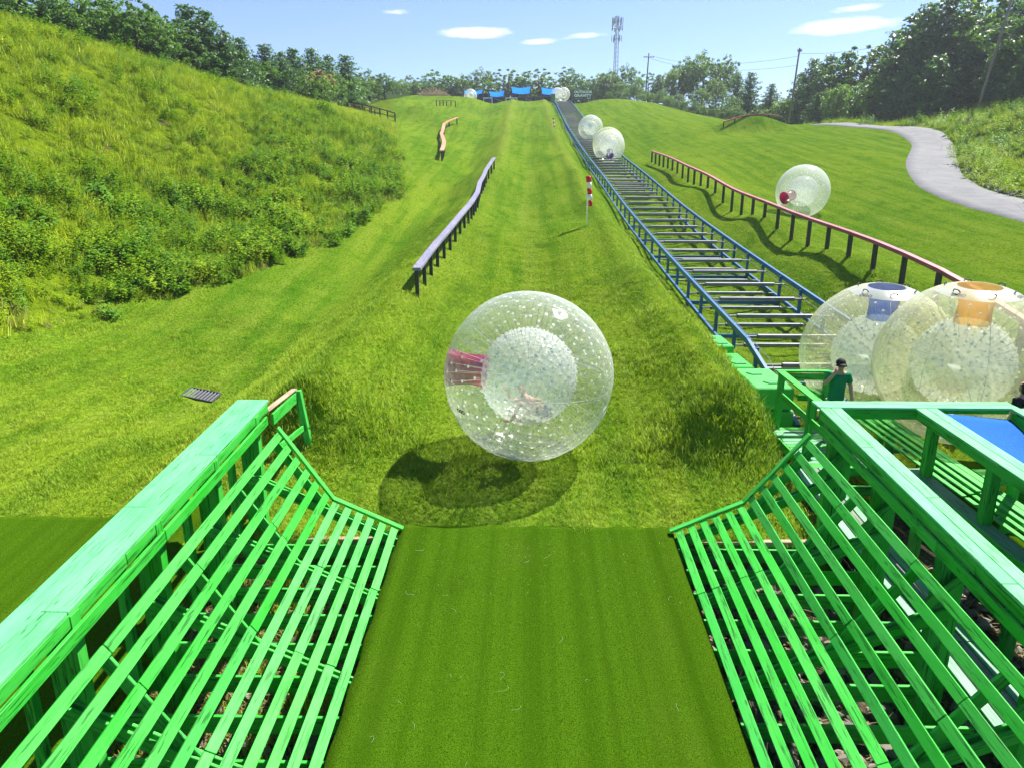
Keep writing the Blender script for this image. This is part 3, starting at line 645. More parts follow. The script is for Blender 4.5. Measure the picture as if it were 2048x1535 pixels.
# cap rails
for a, b, xx in ((10.95, 8.9, -4.33), (8.895, 5.6, -4.33), (5.595, 2.2, -4.33), (10.95, 7.5, -4.585), (7.495, 2.2, -4.585)):
    board('cap_board', (xx, a, zs(a)+2.02), (xx, b, zs(b)+2.02), .25, .04, M['green_cap'], tl)
for a, b in ((10.9, 6.6), (6.595, 2.2)):
    board('fascia', (-4.225, a, zs(a)+1.925), (-4.225, b, zs(b)+1.925), .038, .14, GR, tl)
    board('fascia', (-4.68, a, zs(a)+1.925), (-4.68, b, zs(b)+1.925), .038, .14, GR, tl)
for y in RAFT: board('outer_post', (-4.6, y-.1, Hs(-4.9, y)-.3), (-4.6, y-.1, zs(y)+1.99), .1, .1, GR, tl, (0, 1, 0))
for a, b, xx in ((10.75, 9.3, 4.70), (9.295, 6.2, 4.70), (6.195, 2.2, 4.70), (10.75, 7.9, 4.87), (7.895, 2.2, 4.87)):
    board('cap_board', (xx, a, zs(a)+2.02), (xx, b, zs(b)+2.02), .165, .04, M['green_cap'], tr)
for a, b in ((10.72, 6.6), (6.595, 2.2)):
    board('fascia', (4.64, a, zs(a)+1.925), (4.64, b, zs(b)+1.925), .038, .14, GR, tr)
    board('fascia', (4.92, a, zs(a)+1.925), (4.92, b, zs(b)+1.925), .038, .14, GR, tr)
for y in RAFT:
    board('brace', (4.45, y-.02, zs(y)+1.05), (4.9, y-.02, zs(y)+1.5), .04, .12, GR, tr)
# floor joists and bare sill planks
tj = thing('floor_frame', 'row of green joists on edge under the slats and the landing mat', 'timber frame', (0, 6, -.2))
for y in JOIST:
    for x0, x1 in ((-4.95, -.02), (.02, 5.0)):
        board('joist', (x0, y, zs(y)-.20), (x1, y, zs(y)-.20), .045, .23, M['green'], tj)
for i, (x0, x1, y, z) in enumerate(((-4.7, -2.2, 10.44, .30), (-4.5, -1.9, 10.33, .40), (2.5, 4.8, 10.44, .30), (2.3, 4.6, 10.33, .42))):
    board('sill_plank', (x0, y, z-.03), (x1, y, z), .10, .09, M['bare_wood'], tj)
# broken rail end with a leaning post on the left ridge
gp = G(620, 884); ty = thing('broken_railing', 'broken green railing leading from the left slatted side to a leaning post', 'railing', (gp[0], gp[1], gp[2]))
pt = Vector((gp[0]-.16, gp[1]+.02, gp[2]+1.02)); pb = Vector((gp[0], gp[1], gp[2]-.2))
board('post', pb, pt, .12, .12, GR, ty, (0, 1, 0))
board('rail_board', (-4.15, 10.9, zs(10.9)+1.72), pt + Vector((-.02, -.08, -.12)), .04, .19, GR, ty)
board('rail_board', (-4.02, 10.8, zs(10.8)+1.30), pb + (pt-pb)*.42 + Vector((-.02, -.09, 0)), .04, .11, GR, ty)
board('rail_board', (-4.25, 10.9, zs(10.9)+1.86), pt + Vector((-.05, -.02, .03)), .10, .03, M['bare_wood'], ty)

# ------------------------------------------------------------------ railing round the blue ramp on the right
ZB = zs(10.8) + 2.02
tv = thing('ramp_railing', 'pale green flat-topped railing around the blue ramp', 'railing', (6.2, 10.2, .1))
board('cap_board', (4.62, 10.86, ZB), (7.75, 10.86, ZB), .17, .04, M['green_cap'], tv); board('cap_board', (4.62, 11.03, ZB), (7.75, 11.03, ZB), .165, .04, M['green_cap'], tv)
board('fascia', (4.95, 10.79, ZB-.10), (6.2, 10.79, ZB-.10), .038, .15, GR, tv); board('fascia', (6.45, 11.09, ZB-.10), (7.8, 11.09, ZB-.10), .038, .15, GR, tv)
XC = lambda y: 6.28 + (10.8-y)*.05
for a, b in ((10.76, 7.6), (7.595, 3.0)):
    for o in (-.085, .085): board('cap_board', (XC(a)+o, a, zs(a)+2.02), (XC(b)+o, b, zs(b)+2.02), .165, .04, M['green_cap'], tv)
    board('fascia', (XC(a)-.12, a, zs(a)+1.925), (XC(b)-.12, b, zs(b)+1.925), .038, .14, GR, tv)
for y in (10.45, 9.05, 7.5, 5.8): board('post', (XC(y)-.04, y, zs(y)+1.04), (XC(y)-.04, y, zs(y)+2.0), .14, .14, GR, tv, (0, 1, 0))
for a, b in ((10.7, 3.0),):
    board('sill_beam', (XC(a)-.06, a, zs(a)+.94), (XC(b)-.06, b, zs(b)+.94), .16, .16, GR, tv)
    board('sill_cap', (XC(a)-.07, a, zs(a)+1.04), (XC(b)-.07, b, zs(b)+1.04), .24, .035, M['green_old'], tv)
for y in (10.4, 8.2, 6.0): board('leg', (XC(y)-.06, y, -.6), (XC(y)-.06, y, zs(y)+.88), .14, .14, GR, tv, (0, 1, 0))
XD = lambda y: 7.72 + (10.9-y)*.02
board('cap_board', (XD(11.0), 10.77, ZB+.003), (XD(3.), 3., zs(3)+2.02), .24, .04, M['green_cap'], tv); board('fascia', (XD(10.7)-.1, 10.76, zs(10.7)+1.9), (XD(3.)-.1, 3., zs(3)+1.9), .038, .16, GR, tv)
for y in (10.6, 8.4): board('post', (XD(y)+.05, y, .2), (XD(y)+.05, y, zs(y)+1.99), .12, .12, GR, tv, (0, 1, 0))
# blue carpeted ramp, twisting down towards its lower end
nt = NT('blue_carpet'); pos = nt.new('NewGeometry').outputs['Position']
fz = nt.noise(pos, 90, 3, .7); cc = nt.mix(nt.ramp(fz, [(.3, 0.0), (.7, 1.0)]), (.010, .07, .27), (.03, .15, .45))
cc = nt.mix(nt.ramp(nt.noise(pos, 140, 2), [(.66, 0.0), (.75, .6)]), cc, (.4, .55, .8))
M['carpet'] = nt.done(bsdf(nt, cc, .95, .05, nt.bump(fz, .6, .01)))
n_u, n_v = 26, 14; V = []
for i in range(n_u):
    f = i/(n_u-1); y = 10.72 - 5.2*f
    for j in range(n_v):
        g = j/(n_v-1); x = XC(y)+.17 + g*(XD(y)-.14 - XC(y)-.17)*(1 - .25*min(1, f*2))
        z = zs(y)+1.98 - .10*g - 1.5*g*g*sstep(.0, .8, f) - .9*sstep(.25, 1, f)*(.2+g*.8)
        V.append((x, y, float(z)))
F = [(i*n_v+j, (i+1)*n_v+j, (i+1)*n_v+j+1, i*n_v+j+1) for i in range(n_u-1) for j in range(n_v-1)]
me = pydata('blue_ramp', V, F, True); ramp = link('blue_ramp', me, None, M['carpet']); sm = ramp.modifiers.new('thickness', 'SOLIDIFY'); sm.thickness = .03
tag(ramp, 'blue carpeted ramp curving down inside the green railing', 'ramp')

# ------------------------------------------------------------------ low timber wall beside the ball bay
tb = thing('bay_wall', 'low braced green timber wall along the ball bay on the right', 'timber frame', (7.5, 10.5, 0))
A, B = Vector((7.2, 13.9, 0)), Vector((8.25, 4.0, 0)); dirw = (B-A).normalized(); nw = Vector((dirw.y, -dirw.x, 0))
def wp(f, z, o=0): p = A + (B-A)*f + nw*o; return Vector((p.x, p.y, zs(p.y) + z))
for f0, f1 in ((0, .32), (.325, .66), (.665, 1)):
    for o in (-.10, .03): board('top_board', wp(f0, .64, o), wp(f1, .64, o), .12, .038, GR, tb)
    board('face_board', wp(f0, .53, -.2), wp(f1, .53, -.2), .038, .2, GR, tb)
    board('foot_rail', wp(f0, .10, -.55), wp(f1, .10, -.55), .04, .15, M['green_old'], tb)
    for o in (.22, .34, .46): board('bay_slat', wp(f0, .66-.3*(o-.2), o), wp(f1, .66-.3*(o-.2), o), .085, .03, GR, tb)
for k in range(8):
    f = .03 + k*.135
    board('post', wp(f, -.75, -.1), wp(f, .61, -.1), .13, .13, GR, tb, (0, 1, 0))
    board('brace', wp(f, .48, -.16), wp(f+.05, .08, -.52), .09, .05, GR, tb); board('brace', wp(f, .02, -.1), wp(f, .02, -.62), .05, .1, M['green_old'], tb)
# boardwalk and platform
tw = thing('boardwalk', 'narrow weathered boardwalk behind the right slatted side', 'boardwalk', (5.3, 8, 0))
for i in range(5):
    for a, b in ((12.6, 7.8), (7.79, 2.5)): board('plank', (5.12 + i*.155, a, zs(a)+.12), (5.12 + i*.155, b, zs(b)+.12), .135, .035, M['grey_wood'] if i in (1, 2) else M['green_old'], tw)
for y in (12.2, 11, 9.8, 8.6, 7.4, 6.2, 5): board('bearer', (5.0, y, zs(y)+.04), (5.9, y, zs(y)+.04), .05, .12, GR, tw)
tp = thing('loading_platform', 'green plank platform where the man in the cap stands', 'platform', (6.3, 14, .3))
for i in range(13):
    y = 12.72 + i*.175; board('plank', (5.35, y, .76), (7.12, y, .76), .155, .035, M['green_old'] if i % 3 else GR, tp)
board('rim_board', (5.3, 12.6, .70), (7.15, 12.6, .70), .04, .18, GR, tp); board('rim_board', (5.32, 12.6, .69), (5.32, 15.1, .69), .04, .18, GR, tp)
for x, y in ((5.4, 12.7), (7.0, 12.7), (5.4, 14.6), (7.0, 14.6)): board('post', (x, y, -.3), (x, y, .74), .13, .13, GR, tp, (0, 1, 0))
board('deck_joist', (5.1, 12.3, .45), (7.2, 12.3, .45), .05, .2, GR, tp)
th = thing('platform_railing', 'sloping green handrail on posts beside the man in the cap', 'railing', (5.5, 13, .7))
board('handrail', (5.48, 14.9, 2.03), (5.48, 11.1, 1.98), .17, .04, GR, th); board('rail_board', (5.48, 14.9, 1.55), (5.48, 11.2, 1.5), .04, .14, GR, th)
board('handrail', (5.40, 14.98, 2.03), (6.6, 14.98, 2.03), .12, .04, GR, th); board('rail_board', (5.45, 14.93, 1.92), (6.6, 14.93, 1.92), .04, .14, GR, th); board('rail_board', (5.9, 14.93, 1.45), (6.6, 14.93, 1.45), .04, .14, GR, th)
for x, y in ((5.5, 14.9), (5.5, 13.2), (5.5, 11.5), (6.5, 14.95)): board('post', (x, y, -.1 if y < 13 else .3), (x, y, 2.0), .12, .12, GR, th, (0, 1, 0))
tc_ = thing('chute_rail', 'long green double rail guiding balls off the conveyor end', 'rail', (7.0, 14.4, .8))
board('guide_board', (6.55, 16.2, 1.28), (7.18, 13.3, 1.22), .10, .14, GR, tc_); board('guide_board', (6.72, 16.2, 1.34), (7.36, 13.2, 1.28), .05, .06, M['green_old'], tc_)
for f in (.15, .55, .9): board('post', (6.55+.63*f, 16.2-2.9*f, .2), (6.55+.63*f, 16.2-2.9*f, 1.2), .1, .1, GR, tc_, (0, 1, 0))

# ------------------------------------------------------------------ painted concrete blocks stepping up the bank
M['block'] = painted_wood('painted_concrete', (.018, .38, .025), (.10, .52, .12), .7, crack=.66, amount=.6, spec=.2)
M['block_dark'] = simple('dark_green_paint', (.012, .24, .045), .55, .4)
blk_lab = {0: 'green concrete block with two dark patches, top of the stack by the conveyor', 1: 'green concrete block under the patched block by the conveyor', 2: 'low green concrete step block nearest the handrail post', 3: 'pale painted concrete step block beside the conveyor foot', 4: 'pale painted concrete step block highest up the grass bank'}
for i, (x, y, z, lx, ly, hz) in enumerate(((5.60, 16.35, 1.24, .88, 1.75, .52), (5.64, 16.3, .69, .86, 1.7, .52), (5.30, 14.95, .42, .9, .75, .44), (5.36, 18.1, 1.25, .70, 1.5, .5), (5.30, 19.65, 1.42, .66, 1.4, .5))):
    b = thing('concrete_block', blk_lab[i], 'concrete block', (x, y, z-hz/2), 'painted concrete blocks by the conveyor')
    board('block_body', (x, y-ly/2, z), (x, y+ly/2, z), lx, hz, M['block'], b, (0, 0, 1), .03)
    for k in range(2 if i != 2 else 1):     # pentagon arrow patches on the top
        cy = y + (-.38 + .75*k)*ly*.6; cx = x + .08*(1-2*k); r0 = .17
        pts = [(cx + r0*1.25*math.cos(a+.4), cy + r0*math.sin(a+.4)) for a in [2*math.pi*j/5 for j in range(5)]]
        V = [(px, py, z+hz/2+.004) for px, py in pts] + [(px, py, z+hz/2+.022) for px, py in pts]
        link('paint_patch', pydata('paint_patch', V, [(5, 6, 7, 8, 9)] + [(j, (j+1) % 5, 5+(j+1) % 5, 5+j) for j in range(5)]), b, M['block_dark'])

# ------------------------------------------------------------------ rocks and litter under the frames
def rock_mesh(seed):
    r = np.random.default_rng(seed); bm = bmesh.new(); bmesh.ops.create_icosphere(bm, subdivisions=1, radius=1)
    k = r.normal(size=(4, 3))
    for v in bm.verts:
        v.co *= 1 + .22*math.sin(3*v.co.dot(Vector(k[0]))) + .15*math.sin(4*v.co.dot(Vector(k[1]))); v.co.z *= .62; v.co.x *= 1.25
    me = bpy.data.meshes.new('rock'); bm.to_mesh(me); bm.free(); return me
nt = NT('field_stone'); g = nt.new('NewGeometry').outputs['Position']; rd = nt.new('ObjectInfo').outputs['Random']
c = nt.mix(rd, (.10, .095, .08), (.30, .26, .21)); c = nt.mix(nt.ramp(nt.noise(g, 7, 5), [(.45, 0.0), (.65, .7)]), c, (.07, .11, .04))
M['stone'] = nt.done(bsdf(nt, c, .9, .2, nt.bump(nt.noise(g, 40, 4), .5, .01)))
n = 2600; x = np.concatenate([rng.uniform(2.3, 6.9, n*2//3), rng.uniform(-4.9, -2.1, n//3)]); y = rng.uniform(2.5, 10.2, len(x))
tt = rng.uniform(0, 1, 420); ky = 40 + tt*38; kx = path_x(ky) + 2.3 + np.abs(rng.normal(0, .7, 420)); scatter('path_stones', [(rock_mesh(s), M['stone']) for s in (4, 5)], np.stack([kx, ky, H(kx, ky)], -1), rng.uniform(.06, .24, 420), rng.uniform(0, 6.28, 420), 'loose stones along the right edge of the path', 'stones', .4)
scatter('field_stones', [(rock_mesh(s), M['stone']) for s in (1, 2, 3)], np.stack([x, y, H(x, y)], -1), rng.uniform(.03, .12, len(x)), rng.uniform(0, 6.28, len(x)), 'rounded field stones lying under the slatted sides', 'stones', .4)
M['litter'] = weed_mat('dead_leaf_litter', (.15, .11, .055), (.22, .18, .07), (.30, .27, .11))
n = 900; x = np.concatenate([rng.uniform(-4.9, -2.1, n), rng.uniform(2.3, 6.9, n//2)]); y = rng.uniform(2.5, 10.2, len(x))
scatter('dead_stalks', [(blade_mesh(12, .2, .03, .10, .012, 4.0, s), M['litter']) for s in (51, 52)], np.stack([x, y, H(x, y)+.03], -1), rng.uniform(.6, 1.5, len(x)), rng.uniform(0, 6.28, len(x)), 'dead leaves and stalks littering the ground under the slats', 'leaf litter', .2)

# step on which the person at the right edge stands
ts = thing('wooden_step', 'green plank step under the person at the right edge', 'step', (8.25, 11.55, .5))
for k in range(5): board('plank', (7.9, 11.3+.13*k, 1.06), (8.75, 11.3+.13*k, 1.06), .12, .035, GR, ts)
for x in (7.95, 8.6): board('side_board', (x, 11.25, .80), (x, 11.88, .80), .04, .48, GR, ts)
# ------------------------------------------------------------------ inflatable balls
def pvc(name, tint, body, rim, gloss=1.0, milk_col=(.84, .87, .84)):
    """thin clear film: mostly see-through, milky towards the rim, glossy"""
    nt = NT(name); lw = nt.new('LayerWeight', {'Blend': .5}).outputs['Facing']
    fac = nt.math('ADD', nt.math('MULTIPLY', nt.math('POWER', lw, 3.2), rim), body)
    tr = nt.new('BsdfTransparent', {'Color': (*tint, 1)}).outputs[0]
    d = nt.new('BsdfDiffuse', {'Color': (*milk_col, 1)}).outputs[0]; tl_ = nt.new('BsdfTranslucent', {'Color': (*milk_col, 1)}).outputs[0]
    milk = nt.new('MixShader', {0: .55, 1: d, 2: tl_}).outputs[0]
    s = nt.new('MixShader', {0: fac, 1: tr, 2: milk}).outputs[0]
    gl = nt.new('BsdfGlossy', {'Color': (1, 1, 1, 1), 'Roughness': .12}).outputs[0]
    fr = nt.math('ADD', nt.math('MULTIPLY', nt.math('POWER', lw, 4.0), .28), .045)
    return nt.done(nt.new('MixShader', {0: nt.math('MULTIPLY', fr, gloss), 1: s, 2: gl}).outputs[0])
M['pvc_clear'] = pvc('clear_film', (.99, .992, .985), .09, .45)
M['pvc_yellow'] = pvc('yellowed_film', (.98, .98, .86), .22, .45, 1.0, (.84, .83, .62))
M['pvc_inner'] = pvc('inner_film', (.99, .995, .995), .27, .45, .9, (.88, .92, .92))
M['pvc_inner_w'] = pvc('white_inner_film', (.98, .99, .99), .55, .40, .9, (.88, .92, .92))
M['pvc_far'] = pvc('distant_film', (.96, .965, .93), .26, .5)
M['pvc_far_in'] = pvc('distant_inner_film', (.95, .97, .97), .40, .4)
def film(name, col, a=.86, rough=.25):
    nt = NT(name); s = bsdf(nt, col, rough, .5); t = nt.new('BsdfTransparent', {'Color': (*[.4+.6*k for k in col], 1)}).outputs[0]
    tl_ = nt.new('BsdfTranslucent', {'Color': (*col, 1)}).outputs[0]
    return nt.done(nt.new('MixShader', {0: a, 1: t, 2: nt.new('MixShader', {0: .35, 1: s, 2: tl_}).outputs[0]}).outputs[0])
M['maroon'] = film('maroon_film', (.36, .006, .085), .96); M['navy'] = film('navy_film', (.02, .09, .50), .6)
M['amber'] = film('amber_film', (.80, .42, .03), .6); M['violet'] = film('violet_film', (.10, .04, .30), .9)
M['patch_white'] = film('white_film', (.80, .82, .82), .55)
M['knob'] = film('tether_knob', (.88, .88, .78), 1.0, .5); M['cord'] = simple('tether_cord', (.45, .42, .20), .6)
M['mark'] = simple('black_print', (.02, .02, .025), .6)
def frame_of(ax):
    ax = Vector(ax).normalized(); ref = Vector((0, 0, 1)) if abs(ax.z) < .9 else Vector((0, 1, 0))
    e1 = ref.cross(ax).normalized(); return np.array(e1), np.array(ax.cross(e1)), np.array(ax)
def fib_dirs(n):
    i = np.arange(n)+.5; ph = np.arccos(1-2*i/n); th = math.pi*(1+5**.5)*i
    return np.stack([np.cos(th)*np.sin(ph), np.sin(th)*np.sin(ph), np.cos(ph)], -1)
def shell(r, dirs, hole, nu, nv, amp, sig):
    """sphere (pole = mouth) drawn in or pushed out where the tethers pull on it"""
    th = np.linspace(hole, math.pi-.02, nv); ph = np.linspace(0, 2*math.pi, nu, endpoint=False); T, Q = np.meshgrid(th, ph, indexing='ij')
    D = np.stack([np.sin(T)*np.cos(Q), np.sin(T)*np.sin(Q), np.cos(T)], -1).reshape(-1, 3)
    if amp:
        best = np.full(len(D), -1.0)
        for k in range(0, len(dirs), 64): best = np.maximum(best, (D @ dirs[k:k+64].T).max(1))
        ang = np.arccos(np.clip(best, -1, 1)); D = D * (1 - amp/r*np.exp(-(ang*r/sig)**2))[:, None]
    if amp: D = D * (1 + .006*np.sin(5*D[:, 0]+3*D[:, 2]) + .004*np.sin(9*D[:, 1]+4*D[:, 0]))[:, None]
    ii = np.arange(nu*nv).reshape(nv, nu); jj = np.roll(ii, -1, axis=1)
    F = np.stack([ii[:-1], jj[:-1], jj[1:], ii[1:]], -1).reshape(-1, 4)
    return D*r, F
def zorb(c, R0, axis, label, fun, outer='pvc_clear', inner='pvc_inner', detail=2, nk=240, cords=True, rim=None, open_mouth=True, marks=None):
    t = thing('inflatable_ball', label, 'inflatable ball', c, 'inflatable rolling balls'); c = np.array(c)
    E = np.stack(frame_of(axis)); ri = R0*.565; hole = .24 if open_mouth else .03
    dirs = fib_dirs(nk); dirs = dirs[dirs[:, 2] < math.cos(.42)]
    nu, nv = ((176, 88), (72, 36), (40, 20))[2-detail]
    def put(name, V, F, m, parent=t, smooth=True):
        return link(name, npmesh(name, V @ E + c, F, smooth), parent, m)
    V, F = shell(R0, dirs, hole, nu, nv, .017*(detail > 0), .07*R0/1.65); put('outer_shell', V, F, M[outer])
    V, F = shell(ri, dirs, hole*1.5, nu, nv, -.024*(detail > 0), .04*R0/1.65); put('inner_shell', V, F, M[inner])
    # entry tunnel, waisted between the two shells
    ro, rn = R0*math.sin(hole), ri*math.sin(hole*1.5); zo, zi = R0*math.cos(hole), ri*math.cos(hole*1.5)
    fs = np.linspace(0, 1, 12); rr = ro + (rn-ro)*fs - .05*np.sin(fs*math.pi); zz = zo + (zi-zo)*fs; n = 28 if detail else 14; a = np.linspace(0, 2*math.pi, n, endpoint=False)
    rip = 1 + .02*np.sin(a*9)
    V = np.stack([np.outer(rr, np.cos(a)*rip), np.outer(rr, np.sin(a)*rip), np.repeat(zz[:, None], n, 1)], -1).reshape(-1, 3)
    ii = np.arange(12*n).reshape(12, n); jj = np.roll(ii, -1, axis=1)
    put('entry_tunnel', V, np.stack([ii[:-1], jj[:-1], jj[1:], ii[1:]], -1).reshape(-1, 4), M[fun])
    if rim:      # opaque collar round the mouth with carrying handles
        th = np.linspace(hole, .47, 5); V = np.stack([np.outer(np.sin(th), np.cos(a)), np.outer(np.sin(th), np.sin(a)), np.repeat(np.cos(th)[:, None], n, 1)], -1).reshape(-1, 3)*(R0+.006)
        ii = np.arange(5*n).reshape(5, n); jj = np.roll(ii, -1, axis=1); col = put('collar', V, np.stack([ii[:-1], jj[:-1], jj[1:], ii[1:]], -1).reshape(-1, 4), M['patch_white'])
        for k in range(6):
            an = k*math.pi/3 + .35; th0 = .36; pts = []
            for s in np.linspace(-1, 1, 9):
                q = an + s*.13; hgt = .012 + .05*(1-s**4); d = np.array([math.sin(th0)*math.cos(q), math.sin(th0)*math.sin(q), math.cos(th0)]); pts.append(d*(R0+hgt))
            Vh, Fh = tube_np(pts, .011, 6); put('handle', np.array(Vh), np.array(Fh), M['rubber'])
    # tethers
    P0, P1 = dirs*(R0-.03), dirs*(ri+.02)
    kb = MB(); kr = .031*R0/1.65*(1 if detail == 2 else 1.1)
    oct_ = np.array([(1, 0, 0), (.5, .87, 0), (-.5, .87, 0), (-1, 0, 0), (-.5, -.87, 0), (.5, -.87, 0), (0, 0, .35)])*kr
    Vs = []; Fs = []
    for k, d in enumerate(dirs):
        e1, e2, e3 = frame_of(d); Rm = np.stack([e1, e2, e3]); b = len(Vs)*7
        Vs.append(oct_ @ Rm + d*(R0-.022)); Fs += [(b+i, b+(i+1) % 6, b+6) for i in range(6)]
    nb = len(Vs)*7
    for k, d in enumerate(dirs):
        e1, e2, e3 = frame_of(d); Rm = np.stack([e1, e2, e3]); b = len(Vs)*7
        Vs.append(oct_*.8 @ Rm + d*(ri+.028)); Fs += [(b+i, b+(i+1) % 6, b+6) for i in range(6)]
    ko = put('tether_knobs', np.concatenate(Vs), np.array(Fs), M['knob'], smooth=False); ko['kind'] = 'stuff'
    if cords:
        Vs = []; Fs = []
        for k, d in enumerate(dirs):
            e1, e2, _ = frame_of(d); b = len(Vs)*6; w = .0026
            Vs.append(np.stack([P0[k]+e1*w, P0[k]-e1*w*.5+e2*w*.87, P0[k]-e1*w*.5-e2*w*.87, P1[k]+e1*w, P1[k]-e1*w*.5+e2*w*.87, P1[k]-e1*w*.5-e2*w*.87]))
            Fs += [(b, b+1, b+4, b+3), (b+1, b+2, b+5, b+4), (b+2, b, b+3, b+5)]
        co = put('tethers', np.concatenate(Vs), np.array(Fs), M['cord'], smooth=False); co['kind'] = 'stuff'
        # welded seams of the outer film
        sm = MB()
        for q in np.linspace(0, math.pi, 5, endpoint=False):
            d = [np.array([math.sin(x)*math.cos(q), math.sin(x)*math.sin(q), math.cos(x)])*(R0-.004) for x in np.linspace(.5, math.pi-.3, 26)]
            sm.tube(d, .005, 4); sm.tube([np.array([-p[0], -p[1], p[2]]) for p in d], .005, 4)
        so = put('seams', np.array(sm.v), np.array([f for f in sm.f if len(f) == 4]), M['patch_white'], smooth=False); so['kind'] = 'stuff'
    for txt, d, size in (marks or []):     # printed marks lying on the film
        me = text_mesh(txt, size, 0, .006); d = Vector(d).normalized(); e1 = Vector((0, 0, 1)).cross(d).normalized(); e2 = d.cross(e1)
        for v in me.vertices:
            p = d*(R0+.012) + e1*v.co.x + e2*v.co.y; v.co = Vector(c) + p.normalized()*(R0+.012)
        link('printed_mark', me, t, M['mark'])
    return t
pc = P(1057, 752, 13.9)
main_c = (float(pc[0]), float(pc[1]), float(pc[2]))
zorb(main_c, 1.65, (-.97, .16, .07), 'large clear ball with a maroon tunnel rolling towards the turf landing', 'maroon', nk=420, marks=[('OGO', (-.75, -.62, -.24), .10), ('C', (.52, -.45, .72), .12)])
pc = P(1925, 727, 14.46)
zorb(tuple(map(float, pc)), 1.65, (-.02, -.10, 1), 'clear yellowed ball with an orange mouth on top, at the right edge', 'amber', 'pvc_yellow', 'pvc_inner_w', nk=380, rim=True, marks=[('OGO', (.30, -.36, .88), .11), ('OGO', (-.36, -.28, .88), .11)])
pc = P(1750, 708, 16.6)
zorb(tuple(map(float, pc)), 1.65, (-.02, -.10, 1), 'clear yellowed ball with a blue mouth on top, behind the man in the cap', 'navy', 'pvc_yellow', 'pvc_inner_w', nk=380, rim=True, marks=[('OGO', (-.38, -.30, .86), .12), ('OGO', (.36, -.32, .86), .12), ('OGO', (-.05, -.42, .90), .09)])
pc = P(1605, 383, 45.5)
zorb(tuple(map(float, pc)), 1.65, (-.85, -.45, -.25), 'white-looking ball with a maroon tunnel behind the red fence', 'maroon', 'pvc_far', 'pvc_far_in', 1, 300, False)
pc = P(1218, 293, 74.5)
zorb(tuple(map(float, pc)), 1.65, (0, -.80, -.60), 'milky ball with a purple mouth riding up the blue conveyor', 'violet', 'pvc_far', 'pvc_far_in', 1, 260, False)
pc = P(1216, 287, 79.0)
zorb(tuple(map(float, pc)), 1.72, (0, 1, .3), 'yellowish ball right behind the purple-mouthed ball on the conveyor', 'amber', 'pvc_yellow', 'pvc_far_in', 1, 260, False)
pc = P(1181, 256, 96.0)
zorb(tuple(map(float, pc)), 1.65, (0, 1, .3), 'single milky ball halfway up the upper conveyor', 'navy', 'pvc_far', 'pvc_far_in', 1, 240, False)
pc = P(1127, 189, 176.0)
zorb(tuple(map(float, pc)), 1.65, (-.02, -.98, -.15), 'small far ball with a maroon ring at the top of the conveyor', 'maroon', 'pvc_far', 'pvc_far_in', 0, 120, False)
pc = P(1115, 189, 180.0)
zorb(tuple(map(float, pc)), 1.65, (0, 1, 0), 'far ball left of the maroon-ringed ball at the conveyor top', 'navy', 'pvc_far', 'pvc_far_in', 0, 120, False)
pc = P(941, 191, 180.0)
zorb((float(pc[0]), float(pc[1]), float(pc[2])-.1), 1.65, (0, 1, .2), 'far white ball on the crest below the left blue shade sail', 'amber', 'pvc_far', 'pvc_far_in', 0, 120, False)

# ------------------------------------------------------------------ people
M['skin'] = simple('skin', (.50, .27, .18), .55, .4, var=.08); M['hair'] = simple('dark_hair', (.018, .012, .010), .6, .3)
M['shirt_green'] = simple('green_cotton', (.008, .20, .085), .8, .15, var=.1, scale=9, bump=.3); M['shorts'] = simple('pale_grey_cotton', (.42, .46, .47), .8, .15, var=.1, bump=.3)
M['shirt_black'] = simple('black_cotton', (.014, .014, .017), .8, .15, bump=.3); M['cap'] = simple('black_cap_cloth', (.02, .02, .02), .75, .2, bump=.3); M['denim'] = simple('dark_denim', (.03, .04, .06), .8, .15)
M['swim'] = simple('dark_swim_shorts', (.02, .035, .06), .7, .2); M['coral'] = simple('coral_shirt', (.62, .18, .13), .8, .15); M['lens'] = simple('sunglass_lens', (.008, .008, .01), .15, .6); M['shoe'] = simple('grey_shoe', (.25, .25, .26), .7)
def skinned(name, verts, edges, radii, m, parent, root=0, sub=2):
    """continuous limb-and-body surface grown round a skeleton"""
    me = bpy.data.meshes.new(name); me.from_pydata([tuple(v) for v in verts], edges, []); me.update()
    o = bpy.data.objects.new(name, me); C.objects.link(o)
    sk = o.modifiers.new('skin', 'SKIN'); sk.use_smooth_shade = True
    for v, r in zip(me.skin_vertices[0].data, radii):
        v.radius = (r if isinstance(r, tuple) else (r, r)); v.use_root = False
    me.skin_vertices[0].data[root].use_root = True
    sb = o.modifiers.new('sub', 'SUBSURF'); sb.levels = sb.render_levels = sub
    dg = bpy.context.evaluated_depsgraph_get(); out = bpy.data.meshes.new_from_object(o.evaluated_get(dg)); bpy.data.objects.remove(o); bpy.data.meshes.remove(me)
    out.name = name; out.materials.clear(); out.polygons.foreach_set('use_smooth', [True]*len(out.polygons))
    return out
class Body:
    def __init__(s): s.v = []; s.e = []; s.r = []
    def chain(s, pts, radii, start=None):
        prev = start
        for p, r in zip(pts, radii):
            s.v.append(p); s.r.append(r); k = len(s.v)-1
            if prev is not None: s.e.append((prev, k))
            prev = k
        return prev
